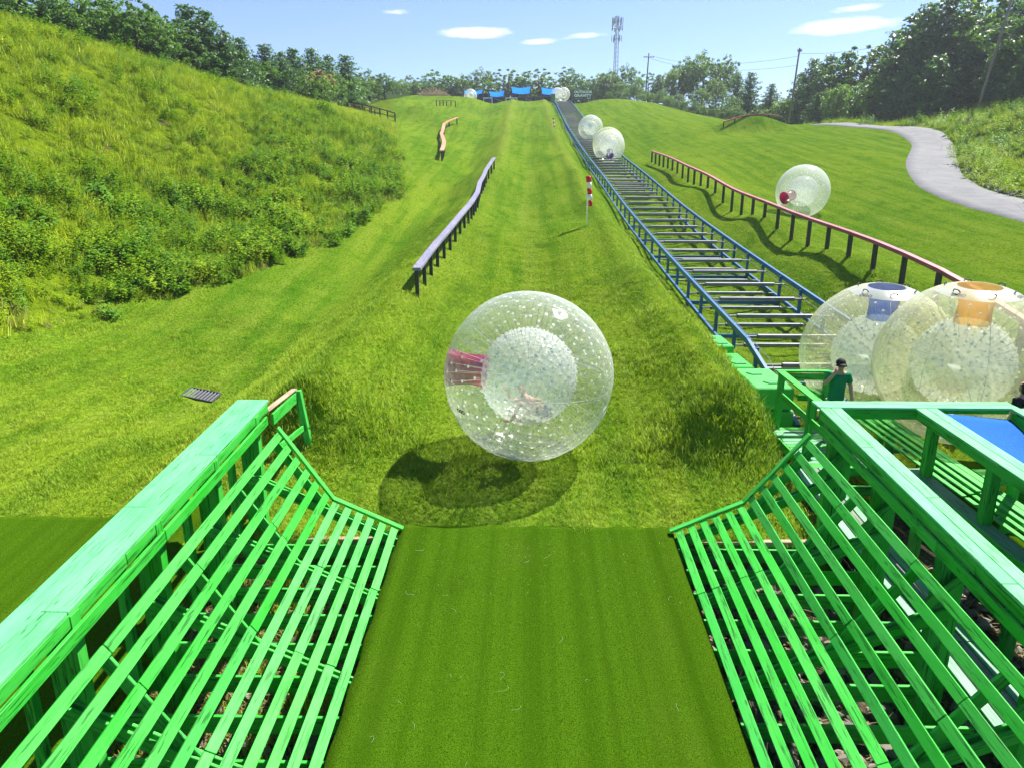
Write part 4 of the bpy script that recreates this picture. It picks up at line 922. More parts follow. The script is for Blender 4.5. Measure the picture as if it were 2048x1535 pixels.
def hand(b, w, wrist, d, side, curl=.35):
    """palm and five unequal fingers from the wrist, pointing along d; side points to the thumb"""
    d = Vector(d).normalized(); sd = Vector(side); sd = (sd - d*sd.dot(d)).normalized(); n = d.cross(sd)
    palm = b.chain([wrist + d*.05, wrist + d*.085], [(.033, .018), (.036, .017)], w)
    for k, (o, l) in enumerate(((.026, .075), (.009, .085), (-.009, .08), (-.026, .062))):
        p = wrist + d*.095 + sd*o; b.chain([p, p + d*l*.5 + n*l*curl*.3, p + d*l*.85 + n*l*curl], [.0095, .0088, .0075], palm)
    p = wrist + d*.04 + sd*.035; b.chain([p, p + d*.035 + sd*.02, p + d*.06 + sd*.02 + n*.012], [.012, .0105, .009], w)
def head_mesh(b, neck, top, face):
    """neck, skull, jaw and nose as one chain set ending at top; face is the direction looked at"""
    f = Vector(face).normalized(); up = (top - neck).normalized(); h = (top-neck).length
    j = b.chain([neck + up*h*.22, neck + up*h*.42 + f*.012, neck + up*h*.66 + f*.008, neck + up*h*.88], [.056, (.068, .078), (.078, .092), (.060, .070)], len(b.v)-1)
def person_standing(loc, yaw, height, label, shirt, legs, left_up=True, cap=True, name='person', text=None):
    t = thing(name, label, 'person', loc); k = height/1.78; cy, sy_ = math.cos(yaw), math.sin(yaw); L = Vector(loc)
    def q(x, y, z): return L + Vector((cy*x - sy_*y, sy_*x + cy*y, z))*k       # local: +y is where the person faces, x to their right
    b = Body()
    pel = b.chain([q(0, 0, .98)], [(.15, .11)])
    chest = b.chain([q(0, .0, 1.15), q(0, .01, 1.32), q(0, 0, 1.46)], [(.145, .105), (.165, .115), (.10, .08)], pel)
    hd = b.chain([q(0, .02, 1.53)], [.056], chest)
    b.chain([q(0, .06, 1.585), q(0, .055, 1.66), q(0, .045, 1.74)], [(.062, .075), (.075, .09), (.055, .066)], hd)
    b.chain([q(0, .165, 1.635)], [.014], len(b.v)-2)                               # nose
    for s in (-1, 1): b.chain([q(.088*s, .05, 1.64)], [.016], len(b.v)-3 if s < 0 else len(b.v)-4)
    ends = {}
    for s in (-1, 1):
        up = left_up and s == 1
        if up: arm = [q(.17*s, 0, 1.43), q(.27, .10, 1.24), q(.15, .26, 1.52)]; hd_ = q(.08, .19, 1.64) - arm[-1]
        else: arm = [q(.17*s, 0, 1.43), q(.27*s, -.03, 1.17), q(.30*s, .05, .93)]; hd_ = q(.30*s, .09, .7) - arm[-1]
        w = b.chain([arm[0], arm[0].lerp(arm[1], .5), arm[1], arm[1].lerp(arm[2], .45), arm[2]], [.062, .052, .043, .042, .029], chest)
        hand(b, w, arm[2], hd_, q(0, 1, 1.0)-q(0, 0, 1.0) if not up else q(-1, 0, 1)-q(0, 0, 1)); ends[s] = arm
    for s in (-1, 1):
        f = b.chain([q(.095*s, 0, .90), q(.105*s, .01, .70), q(.11*s, .015, .50), q(.115*s, -.015, .32), q(.115*s, -.02, .09)], [.085, .078, .056, .052, .036], pel)
        b.chain([q(.125*s, .06, .045), q(.13*s, .15, .035)], [.042, .032], f)
    link('body', skinned('body', b.v, b.e, b.r, M['skin'], t), t, M['skin'])
    b = Body(); p0 = b.chain([q(0, 0, .84), q(0, 0, .95)], [(.185, .145), (.18, .14)]); ch = b.chain([q(0, 0, 1.15), q(0, .01, 1.33), q(0, 0, 1.46)], [(.165, .125), (.185, .135), (.115, .095)], p0)
    for s in (-1, 1): a = ends[s]; b.chain([a[0], a[0].lerp(a[1], .35), a[0].lerp(a[1], .72)], [.085, .078, .080], ch)
    sh = link('shirt', skinned('shirt', b.v, b.e, b.r, None, t), t, shirt)
    b = Body(); p0 = b.chain([q(0, 0, .97)], [(.165, .128)])
    for s in (-1, 1): b.chain([q(.10*s, 0, .86), q(.115*s, .01, .70), q(.12*s, .015, .52)], [.112, .105, .098], p0)
    link('shorts', skinned('shorts', b.v, b.e, b.r, None, t), t, legs)
    for s in (-1, 1):
        b = Body(); b.chain([q(.115*s, -.05, .05), q(.122*s, .04, .05), q(.13*s, .15, .042)], [.050, .052, .042]); link('shoe', skinned('shoe', b.v, b.e, b.r, None, t), t, M['shoe'])
    if cap:
        mb = MB(); V = []; n = 18
        for i in range(7):
            ph = i/6*1.5
            for j in range(n):
                a = 2*math.pi*j/n; V.append(q(.097*math.cos(ph)*math.cos(a), .045 + .112*math.cos(ph)*math.sin(a), 1.675 + .105*math.sin(ph)))
        mb.add(V, [(i*n+j, i*n+(j+1) % n, (i+1)*n+(j+1) % n, (i+1)*n+j) for i in range(6) for j in range(n)]); cp = mb.build('cap', M['cap'], t, True)
        V = []
        for i in range(3):
            for j in range(9):
                a = math.pi*(.12 + .76*j/8); r_ = 1 + .62*i/2; V.append(q(.095*math.cos(a)*(1 + .1*i), .045 + .110*math.sin(a)*r_, 1.682 - .012*i - .018*abs(math.cos(a))*i))
        me = pydata('brim', V, [(i*9+j, i*9+j+1, (i+1)*9+j+1, (i+1)*9+j) for i in range(2) for j in range(8)], True); br = link('brim', me, cp, M['cap']); sd = br.modifiers.new('t', 'SOLIDIFY'); sd.thickness = .008
        mb = MB(); V = []
        for j in range(9):
            a = math.pi*(.1 + .8*j/8)
            for z in (1.618, 1.655): V.append(q(.086*math.cos(a), .05 + .102*math.sin(a), z))
        link('sunglasses', pydata('sunglasses', V, [(2*j, 2*j+1, 2*j+3, 2*j+2) for j in range(8)], True), t, M['lens'])
    else:
        b = Body(); b.chain([q(0, -.01, 1.50), q(0, -.015, 1.60), q(0, .0, 1.70), q(0, .03, 1.755)], [(.085, .085), (.105, .10), (.112, .115), (.08, .09)]); link('hair', skinned('hair', b.v, b.e, b.r, None, t), t, M['hair'])
    if text:
        for i, line in enumerate(text):
            me = text_mesh(line, .075*k, 0, .002)
            for v in me.vertices: v.co = q(-v.co.x/k, -.152, 1.36 - .075*i + v.co.y/k)
            link('lettering', me, t, M['white'])
    return t
person_standing((6.33, 14.05, .78), R(172), 1.78, 'man in green T-shirt and black cap raising a hand to his face on the platform', M['shirt_green'], M['shorts'])
person_standing((8.36, 11.55, 1.08), R(15), 1.72, 'dark-haired person in a black lettered T-shirt at the right edge', M['shirt_black'], M['denim'], False, False, text=['OUTDOOR', 'GRAVITY'])
g = G(1021, 205); person_standing((g[0], g[1]-1, Hs(g[0], g[1]-1)), R(100), 1.7, 'tiny far person standing at the top of the main lane', M['white'], M['denim'], False, False)
# rider lying inside the large ball
mc = Vector(main_c); rt = thing('person', 'rider lying back in dark shorts inside the large clear ball', 'person', main_c)
b = Body(); o = lambda x, y, z: mc + Vector((x, y-.05, z))
pel = b.chain([o(.36, -.12, -.70)], [(.14, .11)]); ch = b.chain([o(.22, .05, -.66), o(.06, .20, -.62), o(-.03, .28, -.55)], [(.135, .10), (.155, .11), (.09, .08)], pel)
nk = b.chain([o(-.08, .33, -.47)], [.055], ch); b.chain([o(-.11, .35, -.41), o(-.13, .35, -.34), o(-.14, .34, -.27)], [(.065, .075), (.075, .088), (.055, .065)], nk)
for s in (-1, 1):
    sh = o(.02+.1*s, .22-.12*s, -.55)
    if s < 0: el, wr = o(-.33, .10, -.52), o(-.42, -.08, -.28)
    else: el, wr = o(.22, -.16, -.42), o(.05, -.35, -.36)
    w = b.chain([sh, sh.lerp(el, .5), el, el.lerp(wr, .5), wr], [.058, .05, .042, .038, .028], ch); hand(b, w, wr, wr-el, (0, 0, 1))
    hp, kn, an = o(.30+.06*s, -.22, -.66), o(.0+.16*s, -.48, -.38), o(-.22+.10*s, -.36, -.76)
    f = b.chain([hp, hp.lerp(kn, .5), kn, kn.lerp(an, .4), an], [.085, .075, .056, .052, .035], pel); b.chain([an + Vector((-.09, -.02, -.02)), an + Vector((-.17, -.02, .0))], [.038, .03], f)
link('body', skinned('body', b.v, b.e, b.r, None, rt), rt, M['skin'])
b = Body(); p0 = b.chain([o(.36, -.12, -.70)], [(.16, .13)])
for s in (-1, 1):
    hp, kn = o(.30+.06*s, -.22, -.66), o(.0+.16*s, -.48, -.38); b.chain([hp, hp.lerp(kn, .35), hp.lerp(kn, .68)], [.11, .10, .095], p0)
link('shorts', skinned('shorts', b.v, b.e, b.r, None, rt), rt, M['swim'])
b = Body(); b.chain([o(.28, -.02, -.67), o(.18, .09, -.65), o(.06, .20, -.62), o(-.02, .27, -.555)], [(.15, .12), (.155, .12), (.17, .125), (.11, .1)]); link('shirt', skinned('shirt', b.v, b.e, b.r, None, rt), rt, M['coral'])
b = Body(); b.chain([o(-.10, .39, -.42), o(-.14, .40, -.34), o(-.16, .37, -.26)], [.07, .085, .06]); link('hair', skinned('hair', b.v, b.e, b.r, None, rt), rt, M['hair'])
# ------------------------------------------------------------------ blue ball conveyor up the hill
XL, XR = 6.25, 9.95
def zup(y): return float(ZT(y)) + .45 - .75*float(sstep(19.5, 15.3, y))
tcv = thing('ball_conveyor', 'long blue steel conveyor with cross bars climbing the hill', 'conveyor', (8.1, 16, .6))
ys = [15.6, 17.6] + list(np.arange(19.8, 189, 4.5)) + [189]
for a, b in zip(ys, ys[1:]):
    for x in (XL, XR):
        board('top_rail', (x, a, zup(a)), (x, b, zup(b)), .10, .17, M['blue_steel'], tcv)
        if a > 15.6: board('bottom_rail', (x, a, zup(a)-.88), (x, b, zup(b)-.88), .09, .13, M['blue_steel'], tcv)
bar_me = {}
def bar(name, y, z, r, parent):
    key = round(r, 3)
    if key not in bar_me:
        V, F = tube_np([(-(XR-XL)/2+.12, 0, 0), (-(XR-XL)/2+.55, 0, 0)], r*.45, 8); mb = MB(); mb.add(V, F)
        V, F = tube_np([(-(XR-XL)/2+.55, 0, 0), ((XR-XL)/2-.55, 0, 0)], r, 10); mb.add(V, F); V, F = tube_np([((XR-XL)/2-.55, 0, 0), ((XR-XL)/2-.12, 0, 0)], r*.45, 8); mb.add(V, F)
        me = pydata('bar', mb.v, mb.f, True); me.materials.append(M['steel']); bar_me[key] = me
    o = bpy.data.objects.new(name, bar_me[key]); C.objects.link(o); o.parent = parent; o.location = Vector(((XL+XR)/2, y, z)) - parent.location
i = 0; y = 16.3
while y < 188:
    bar('cross_bar', y, zup(y)-.14, .075, tcv)
    bar('return_bar', y+1.2, zup(y+1.2)-.78, .07, tcv)
    for x, sx in ((XL, 1), (XR, -1)):
        yy = y + .7
        board('post', (x + .075*sx, yy, zup(yy)-1.45 if i % 2 else zup(yy)-.95), (x + .075*sx, yy, zup(yy)+.02), .10, .10, M['blue_steel'], tcv, (0, 1, 0))
    if i % 2: board('cross_beam', (XL, y+.7, zup(y+.7)-1.02), (XR, y+.7, zup(y+.7)-1.02), .08, .13, M['blue_steel'], tcv)
    y += 2.2; i += 1
for x in (XL+.28, XR-.28):
    mb = MB(); pts = [(x, y, zup(y)-.10) for y in np.arange(15.8, 189, 3)]; mb.tube(pts, .011, 5); mb.build('haul_cable', M['steel'], tcv)

# ------------------------------------------------------------------ fences on the ridges
def fence(name, pts, hgt, step, capw, caph, m_cap, m_post, post, label, group='low fences beside the rolling lanes', lift=0.0, seg=2, rails=(), smooth=1.5):
    """posts along a ground line and cap boards from post to post; pts are (x, y)"""
    pts = np.array(pts, float); d = np.concatenate([[0], np.cumsum(np.hypot(*np.diff(pts, axis=0).T))])
    n = max(2, int(round(d[-1]/step))+1); s = np.linspace(0, d[-1], n); X = np.interp(s, d, pts[:, 0]); Y = np.interp(s, d, pts[:, 1])
    Zg = H(X, Y); Zt = Zg.copy()
    for _ in range(6): Zt[1:-1] = (Zt[:-2] + smooth*Zt[1:-1] + Zt[2:])/(2+smooth)
    Zt = Zt + hgt + lift
    t = thing(name, label, 'fence', (X[0], Y[0], Zg[0]), group)
    for i in range(n): board('post', (X[i], Y[i], Zg[i]-.3), (X[i], Y[i], Zt[i]-.01), post, post, m_post, t, (0, 1, 0))
    i = 0
    while i < n-1:
        j = min(i+seg, n-1); k = i
        for k in range(i, j):
            e = Vector((X[k+1]-X[k], Y[k+1]-Y[k], Zt[k+1]-Zt[k])).normalized()*.02
            board('cap_board', Vector((X[k], Y[k], Zt[k]+caph/2)) - e*0, Vector((X[k+1], Y[k+1], Zt[k+1]+caph/2)) + e*.4, capw, caph, m_cap, t)
            for rz in rails: board('rail', (X[k], Y[k], Zt[k]-rz), (X[k+1], Y[k+1], Zt[k+1]-rz), .05, .10, m_post, t)
        i = j
    return t
def line_px(px, dz): return [G(u, v, dz=dz)[:2] for u, v in px]
fence('ridge_fence', line_px([(833, 538), (868, 494), (905, 450), (940, 408), (955, 385), (960, 365), (973, 340), (988, 316)], .88), .82, 1.6, .28, .10, M['purple'], M['black'], .12, 'purple-capped low fence with dark posts on the left lane ridge')
fence('ridge_fence', [(12.3, 13.5), (12.65, 22), (12.7, 30), (12.75, 40), (12.75, 52), (12.7, 64), (12.65, 76.5)], 1.0, 2.2, .20, .13, M['red'], M['black'], .14, 'long red-capped fence with black posts right of the conveyor')
g0, g1, g2, g3, g4 = G(884, 322), G(889, 305), G(883, 282), G(889, 258), G(914, 249)
fence('ridge_fence', [g0[:2], g1[:2], g2[:2], g3[:2], g4[:2]], .9, 3.0, .42, .12, M['orange'], M['black'], .16, 'orange-capped fence bending round the ridge left of the main lane')
g0, g1, g2 = G(873, 212), G(893, 212), G(911, 214)
fence('ridge_fence', [g0[:2], g1[:2], g2[:2]], 1.0, 1.0, .35, .12, M['orange'], M['black'], .16, 'small far orange-capped fence below the brush pile')
g0, g1, g2 = G(702, 226), G(740, 226), G(784, 229)
pts = [(g0[0], g0[1]-2), (g1[0], g1[1]-5), (g2[0], g2[1])]; pts = [(-26.8, 108), (-24.2, 106.6), (-21.4, 107.2), (-19.3, 109.0)]
fence('ridge_fence', pts, 1.55, 1.15, .16, .14, M['black'], M['black'], .17, 'black three-rail railing at the top of the left hillside', rails=(.55, 1.1))
fence('ridge_fence', [(-27.0, 110.2), (-24.2, 110.6), (-21.9, 111.3)], 1.3, .8, .25, .10, M['orange'], M['black'], .14, 'orange-topped fence half hidden behind the black three-rail railing', rails=(.5,))
g = G(728, 196); fence('ridge_fence', [(-34.0, 151), (-32.2, 150.2), (-30.2, 150.8)], 1.1, .7, .3, .1, M['orange'], M['black'], .15, 'tiny far fence in the weeds beyond the three-rail railing', rails=(.5,))
fence('ridge_fence', [(25.6, 99.5), (28.3, 100.3), (31.0, 100.9), (33.4, 101.3)], .45, 1.6, .35, .16, M['red'], M['black'], .14, 'dark red low fence on top of the grassy mound at right', lift=.1)

# drain grate in the left lane, windsocks
gg = GRATE; tg_ = thing('drain_grate', 'black slotted drain grate in the grass of the left lane', 'drain grate', gg)
def gz(x, y, o=.03):      # plane through the ground round the grate
    e = .5; sx_ = (Hs(gg[0]+e, gg[1])-Hs(gg[0]-e, gg[1]))/(2*e); sy_ = (Hs(gg[0], gg[1]+e)-Hs(gg[0], gg[1]-e))/(2*e)
    return (gg[0]+x, gg[1]+y, gg[2] + .8*sx_*x + .95*sy_*y + o + .012)
for dx in (-.46, .46): board('frame_bar', gz(dx, -.36), gz(dx, .36), .04, .07, M['dark_steel'], tg_)
for dy in (-.36, .36): board('frame_bar', gz(-.48, dy), gz(.48, dy), .04, .07, M['dark_steel'], tg_)
for k in range(9): board('slot_bar', gz(-.40+.1*k, -.36), gz(-.40+.1*k, .36), .035, .05, M['steel'], tg_)
link('grate_shade_sheet', pydata('grate_shade_sheet', [gz(-.44, -.34, .008), gz(.44, -.34, .008), gz(.44, .34, .008), gz(-.44, .34, .008)], [(0, 1, 2, 3)]), tg_, M['rubber'])  # flat black sheet standing in for the shaded hollow below the bars
M['sock_red'] = simple('red_nylon', (.60, .02, .03), .6, .3); M['sock_white'] = simple('white_nylon', (.80, .78, .76), .6, .3)
for (u, v, lab, hh, sl) in ((1173, 452, 'red and white windsock hanging on a thin pole beside the conveyor', 2.35, 1.7), (1106, 266, 'small far windsock near the top of the conveyor', 2.1, 1.6)):
    q = G(u, v); t = thing('windsock', lab, 'windsock', q); mb = MB(); mb.tube([(q[0], q[1], q[2]-.2), (q[0], q[1], q[2]+hh)], .03, 8); mb.build('pole', M['white'], t, True)
    for k in range(5):
        z0, z1 = q[2]+hh-sl*k/6, q[2]+hh-sl*(k+1)/6; sway = .03*k
        mb = MB(); mb.tube([(q[0]+.02+sway, q[1]-.05, z0), (q[0]+.04+sway, q[1]-.05, (z0+z1)/2), (q[0]+.05+sway, q[1]-.05, z1)], [.125-.008*k, .13-.008*k, .118-.008*k], 10)
        mb.build('sock_band', M['sock_red'] if k % 2 == 0 else M['sock_white'], t, True)

# ------------------------------------------------------------------ the start area on the crest
nt = NT('blue_shade_cloth'); M['sail'] = nt.done(nt.new('MixShader', {0: .6, 1: bsdf(nt, (.012, .17, .70), .7, .2), 2: nt.new('BsdfTranslucent', {'Color': (.015, .22, .85, 1)}).outputs[0]}).outputs[0])
def pole_px(u, v0, v1, t, r, m, name='mast', label=None, cat='mast'):
    p = P(u, v1, t); q = P(u, v0, t); z0 = Hs(p[0], p[1]); mb = MB(); mb.tube([(p[0], p[1], z0-.3), (p[0], p[1], q[2])], r, 8)
    return mb, (p[0], p[1], z0)
def sail(c, label):
    """four-cornered cloth, corners high and low, sagging in the middle; c = pixel corners with depth"""
    q = [P(*k) for k in c]; n = 9; V = []; cen = sum(q)/4
    for i in range(n):
        for j in range(n):
            a, b_ = i/(n-1), j/(n-1); p = q[0]*(1-a)*(1-b_) + q[1]*a*(1-b_) + q[2]*a*b_ + q[3]*(1-a)*b_
            sag = 16*a*(1-a)*b_*(1-b_); ed = max(4*a*(1-a), 4*b_*(1-b_)); p = p + (cen-p)*.10*ed; p = p + np.array([0, 0, -.55*sag - .25*ed*(1-sag)]); V.append(p)
    F = [(i*n+j, (i+1)*n+j, (i+1)*n+j+1, i*n+j+1) for i in range(n-1) for j in range(n-1)]
    lo = min(q, key=lambda p: p[2]); t = thing('shade_sail', label, 'shade sail', (cen[0], cen[1], Hs(cen[0], cen[1])), 'blue shade sails over the start')
    link('cloth', pydata('cloth', V, F, True), t, M['sail'])
    for p in q: mb = MB(); mb.tube([(p[0], p[1], Hs(p[0], p[1])-.3), (p[0], p[1], p[2]+.1)], .09, 6); mb.build('mast', M['dark_steel'], t)
sail([(927, 181, 189), (966, 180, 189), (964, 188, 198), (930, 188, 198)], 'leftmost blue shade sail, partly hidden by the white ball')
sail([(978, 183, 188), (1009, 181, 188), (1008, 192, 198), (980, 193, 198)], 'second blue shade sail from the left on the crest')
sail([(1022, 174, 190), (1062, 173, 190), (1060, 187, 201), (1024, 188, 201)], 'third blue shade sail from the left, the highest on the crest')
sail([(1082, 175, 190), (1118, 176, 190), (1117, 188, 202), (1084, 189, 202)], 'rightmost blue shade sail beside the balls at the conveyor top')
def panel_wall(u0, u1, v0, t, label, hgt=None):
    a, b_ = P(u0, v0, t), P(u1, v0, t); th = thing('screen_fence', label, 'fence', (a[0], a[1], Hs(a[0], a[1])), 'black screen fences at the start'); n = max(2, int(np.linalg.norm(b_-a)/2.2))
    for k in range(n):
        p, q = a + (b_-a)*k/n, a + (b_-a)*(k+.97)/n; z0 = min(Hs(p[0], p[1]), Hs(q[0], q[1])) - .4
        V = [(p[0], p[1], z0), (q[0], q[1], z0), (q[0], q[1], q[2]), (p[0], p[1], p[2])]; V = V + [(x, y+.06, z) for x, y, z in V]
        link('screen_panel', pydata('screen_panel', V, [(0, 1, 2, 3), (7, 6, 5, 4), (0, 4, 5, 1), (1, 5, 6, 2), (2, 6, 7, 3), (3, 7, 4, 0)]), th, M['screen'])
        board('post', (p[0], p[1]-.05, z0), (p[0], p[1]-.05, p[2]+.15), .09, .09, M['dark_steel'], th, (0, 1, 0))
    board('top_rail', a + np.array([0, -.06, .05]), b_ + np.array([0, -.06, .05]), .07, .07, M['steel'], th)
M['screen'] = simple('dark_screen_mesh', (.014, .017, .024), .8, .2)
panel_wall(981, 1011, 195, 193, 'black screen fence left of the white start frame on the crest'); panel_wall(1036, 1071, 195, 193, 'black screen fence right of the white start frame on the crest')
panel_wall(953, 980, 187.5, 197, 'tall black screen fence behind the white ball on the crest'); panel_wall(1014, 1037, 186.5, 199, 'tall black screen behind the white start frame'); panel_wall(1072, 1102, 193.5, 201, 'black screen fence under the rightmost blue sail')
for (u0, u1, lab) in ((1012, 1034, 'white square start frame standing on the crest'), (967, 984, 'small white frame below the left sails on the crest')):
    a, b_ = P(u0, 196.5, 191.5), P(u1, 196.5, 191.5); t = thing('start_frame', lab, 'frame', (a[0], a[1], Hs(a[0], a[1])), 'white frames at the start')
    board('frame_post', (a[0], a[1], Hs(a[0], a[1])-.2), a, .2, .2, M['white'], t, (0, 1, 0)); board('frame_post', (b_[0], b_[1], Hs(b_[0], b_[1])-.2), b_, .2, .2, M['white'], t, (0, 1, 0))
    board('frame_beam', a - np.array([.1, 0, 0]), b_ + np.array([.1, 0, 0]), .2, .25, M['white'], t)
for (u, lab) in ((975, 'slanting pale brace pole on the left black screen'), (1000, 'slanting pale brace pole beside the white start frame'), (1060, 'slanting pale brace pole on the right black screen')):
    a, b_ = P(u-10, 197, 190), P(u+9, 205, 188); mb = MB(); mb.tube([a, b_], .06, 6); tag(mb.build('brace_pole', M['steel']), lab, 'pole')
# green hopper and sign board
a = P(1106, 205, 178); z0 = Hs(a[0], a[1]); t = thing('green_hopper', 'green box beside the top of the conveyor', 'box', (a[0], a[1], z0))
M['hopper'] = simple('hopper_paint', (.01, .17, .07), .5); board('box_body', (a[0], a[1]-.5, z0+.9), (a[0], a[1]+.5, z0+.9), 1.0, 2.0, M['hopper'], t, (0, 0, 1), .04); board('box_lid', (a[0], a[1]-.56, z0+1.95), (a[0], a[1]+.56, z0+1.95), 1.12, .1, M['hopper'], t); board('box_rib', (a[0]-.3, a[1]-.53, z0+.2), (a[0]-.3, a[1]-.53, z0+1.8), .08, .06, M['hopper'], t, (0, 1, 0)); board('box_rib', (a[0]+.3, a[1]-.53, z0+.2), (a[0]+.3, a[1]-.53, z0+1.8), .08, .06, M['hopper'], t, (0, 1, 0))
a, b_ = P(1146.5, 180, 182), P(1186, 180, 182); zt_, zb_ = a[2], P(1146, 199.5, 182)[2]; cx, cy_, cz_ = (a[0]+b_[0])/2, a[1], (zt_+zb_)/2
t = thing('sign_board', 'dark green OUTDOOR GRAVITY park sign board on the crest', 'sign', (cx, cy_, Hs(cx, cy_)))
M['sign'] = simple('dark_green_sign', (.008, .045, .035), .6); M['letter'] = simple('white_lettering', (.80, .85, .82), .6)
board('sign_panel', (a[0], cy_, cz_), (b_[0], cy_, cz_), .12, zt_-zb_, M['sign'], t)
for x in (a[0]-.1, b_[0]+.1): board('sign_post', (x, cy_+.1, Hs(x, cy_)-.4), (x, cy_+.1, zt_+.1), .16, .16, M['pole_wood'], t, (0, 1, 0))
Wd, Hd = b_[0]-a[0], zt_-zb_
for txt, dz, sz, wid, dx in (('OUTDOOR', .27, .36, .93, 0), ('GRAVITY', -.09, .36, .90, 0), ('- - - - - - - -', -.36, .10, .40, -.24), ('PARK', -.36, .17, .2, .3)):
    me = text_mesh(txt, sz*Hd, .0, .035 if sz > .3 else .01); co = np.array([v.co[:] for v in me.vertices]); w0, w1 = co[:, 0].min(), co[:, 0].max(); k = wid*Wd/(w1-w0)
    for v in me.vertices: x, y_, _ = v.co; v.co = (cx + dx*Wd + (x-(w0+w1)/2)*k, cy_-.075, cz_ + dz*Hd + y_)
    link('lettering', me, t, M['letter'])

# ------------------------------------------------------------------ poles, wires, mast tower
def utility_pole(u0, v0, u1, v1, t, r, label, arms=()):
    p = P(u1, v1, t); z0 = Hs(p[0], p[1]); top = P(u0, v0, t); x, y = p[0], p[1]
    o = thing('utility_pole', label, 'utility pole', (x, y, z0), 'utility poles'); mb = MB(); mb.tube([(x, y, z0-.5), (x+(top[0]-x)*.5, y, (z0+top[2])/2), (top[0], y, top[2])], [r, r*.88, r*.75], 10); mb.build('pole_shaft', M['pole_wood'], o, True)
    for dz, l in arms:
        board('cross_arm', (top[0]-l, y-.1, top[2]-dz), (top[0]+l, y-.1, top[2]-dz), .12, .14, M['pole_wood'], o)
        for s in (-.9, -.4, .4, .9): mb = MB(); mb.tube([(top[0]+l*s, y-.1, top[2]-dz+.07), (top[0]+l*s, y-.1, top[2]-dz+.32)], [.07, .05], 6); mb.build('insulator', M['dark_steel'], o)
    return o, np.array([top[0], y, top[2]])
_, t1 = utility_pole(1293, 112, 1289, 222, 178, .2, 'utility pole with a crossarm right of the mast tower', ((.9, 1.3),))
_, t2 = utility_pole(1586, 103, 1578, 236, 120, .17, 'bare utility pole at the edge of the right wood', ((.5, .35),))
_, t3 = utility_pole(1990, -30, 1950, 234, 88, .19, 'tall leaning utility pole by the path on the right')
_, t4 = utility_pole(1191, 164, 1191, 198, 184, .08, 'short pale post beside the sign board')
def wire(a, b_, sag, label, r=.02):
    pts = [a + (b_-a)*s + np.array([0, 0, -4*sag*s*(1-s)]) for s in np.linspace(0, 1, 16)]; mb = MB(); mb.tube(pts, r, 4); tag(mb.build('overhead_wire', M['rubber']), label, 'wire', 'overhead wires')
wire(t1 + np.array([1, 0, -.7]), t2 + np.array([0, 0, -1.2]), 1.5, 'upper overhead wire between the crossarm pole and the wood-edge pole'); wire(t1 + np.array([-1, 0, -.7]), t2 + np.array([0, 0, -2.6]), 1.8, 'lower overhead wire between the crossarm pole and the wood-edge pole')
wire(t2 + np.array([0, 0, -.8]), P(1984, 20, 88), 1.5, 'overhead wire from the wood-edge pole to the tall leaning pole')
wire(P(1985, 20, 88), P(2120, 50, 62), .6, 'upper wire leaving the tall leaning pole to the right', .03); wire(P(1981, 48, 88), P(2120, 82, 62), .6, 'lower wire leaving the tall leaning pole to the right', .03)
wire(t4, P(1240, 170, 190), .7, 'slack pale wire running from the short post into the trees', .03)
# lattice mast tower
bx_, bt = P(1231, 140, 255), P(1233, 38, 255); bz = Hs(bx_[0], bx_[1]); t = thing('mast_tower', 'grey lattice antenna mast standing behind the trees', 'mast', (bx_[0], bx_[1], bz))
M['galv'] = simple('galvanised_steel', (.30, .31, .32), .5, .5, .3); topz = bt[2]; cx, cy_ = bx_[0], bx_[1]
legs = []
for k in range(3):
    a_ = 2*math.pi*k/3 + .3; w0, w1 = 1.35, .55; mb = MB(); mb.tube([(cx+w0*math.cos(a_), cy_+w0*math.sin(a_), bz-.5), (cx+w1*math.cos(a_), cy_+w1*math.sin(a_), topz)], .11, 6); mb.build('mast_leg', M['galv'], t); legs.append((a_, w0, w1))
mb = MB(); n = 26
for i in range(n):
    f0, f1 = i/n, (i+1)/n
    for k in range(3):
        A_ = legs[k]; B_ = legs[(k+1) % 3]; w = lambda L_, f: np.array([cx+(L_[1]+(L_[2]-L_[1])*f)*math.cos(L_[0]), cy_+(L_[1]+(L_[2]-L_[1])*f)*math.sin(L_[0]), bz+(topz-bz)*f])
        mb.tube([w(A_, f0), w(B_, f1)], .045, 4); mb.tube([w(A_, f1), w(B_, f1)], .045, 4)
o = mb.build('lattice', M['galv'], t); o['kind'] = 'stuff'
for lvl, vpx, n_, hgt in ((0, 48, 9, 2.3), (1, 61, 7, 1.8), (2, 81, 6, 1.9)):
    zc = P(1233, vpx, 255)[2]; mb = MB()
    for k in range(n_):
        a_ = 2*math.pi*k/n_ + lvl; r_ = 1.75 if k % 3 else 2.0; px_, py_ = cx+r_*math.cos(a_), cy_+r_*math.sin(a_); board('antenna_panel', (px_, py_, zc-hgt/2), (px_, py_, zc+hgt/2), .34, .2, M['galv'], t, (math.cos(a_), math.sin(a_), 0))
        mb.tube([(cx, cy_, zc), (px_, py_, zc)], .06, 4)
    o = mb.build('antenna_arms', M['galv'], t); o['kind'] = 'stuff'
# brush pile
q = P(868, 203, 165); mb = MB(); z0 = Hs(q[0], q[1])
for k in range(340):
    a_ = random.uniform(0, 6.28); r_ = random.uniform(0, 1)**.5; p = np.array([q[0]+3.4*r_*math.cos(a_), q[1]+2*r_*math.sin(a_), z0 + random.uniform(0, 1.9)*(1-r_*.8)]); d = np.array([random.gauss(0, 1), random.gauss(0, 1), random.gauss(0, .6)]); d /= np.linalg.norm(d)
    mb.tube([p, p+d*random.uniform(.5, 1.6)], [.045, .02], 4)
tag(mb.build('brush_pile', M['bare_wood']), 'heap of cut brown brushwood near the crest', 'brush pile')
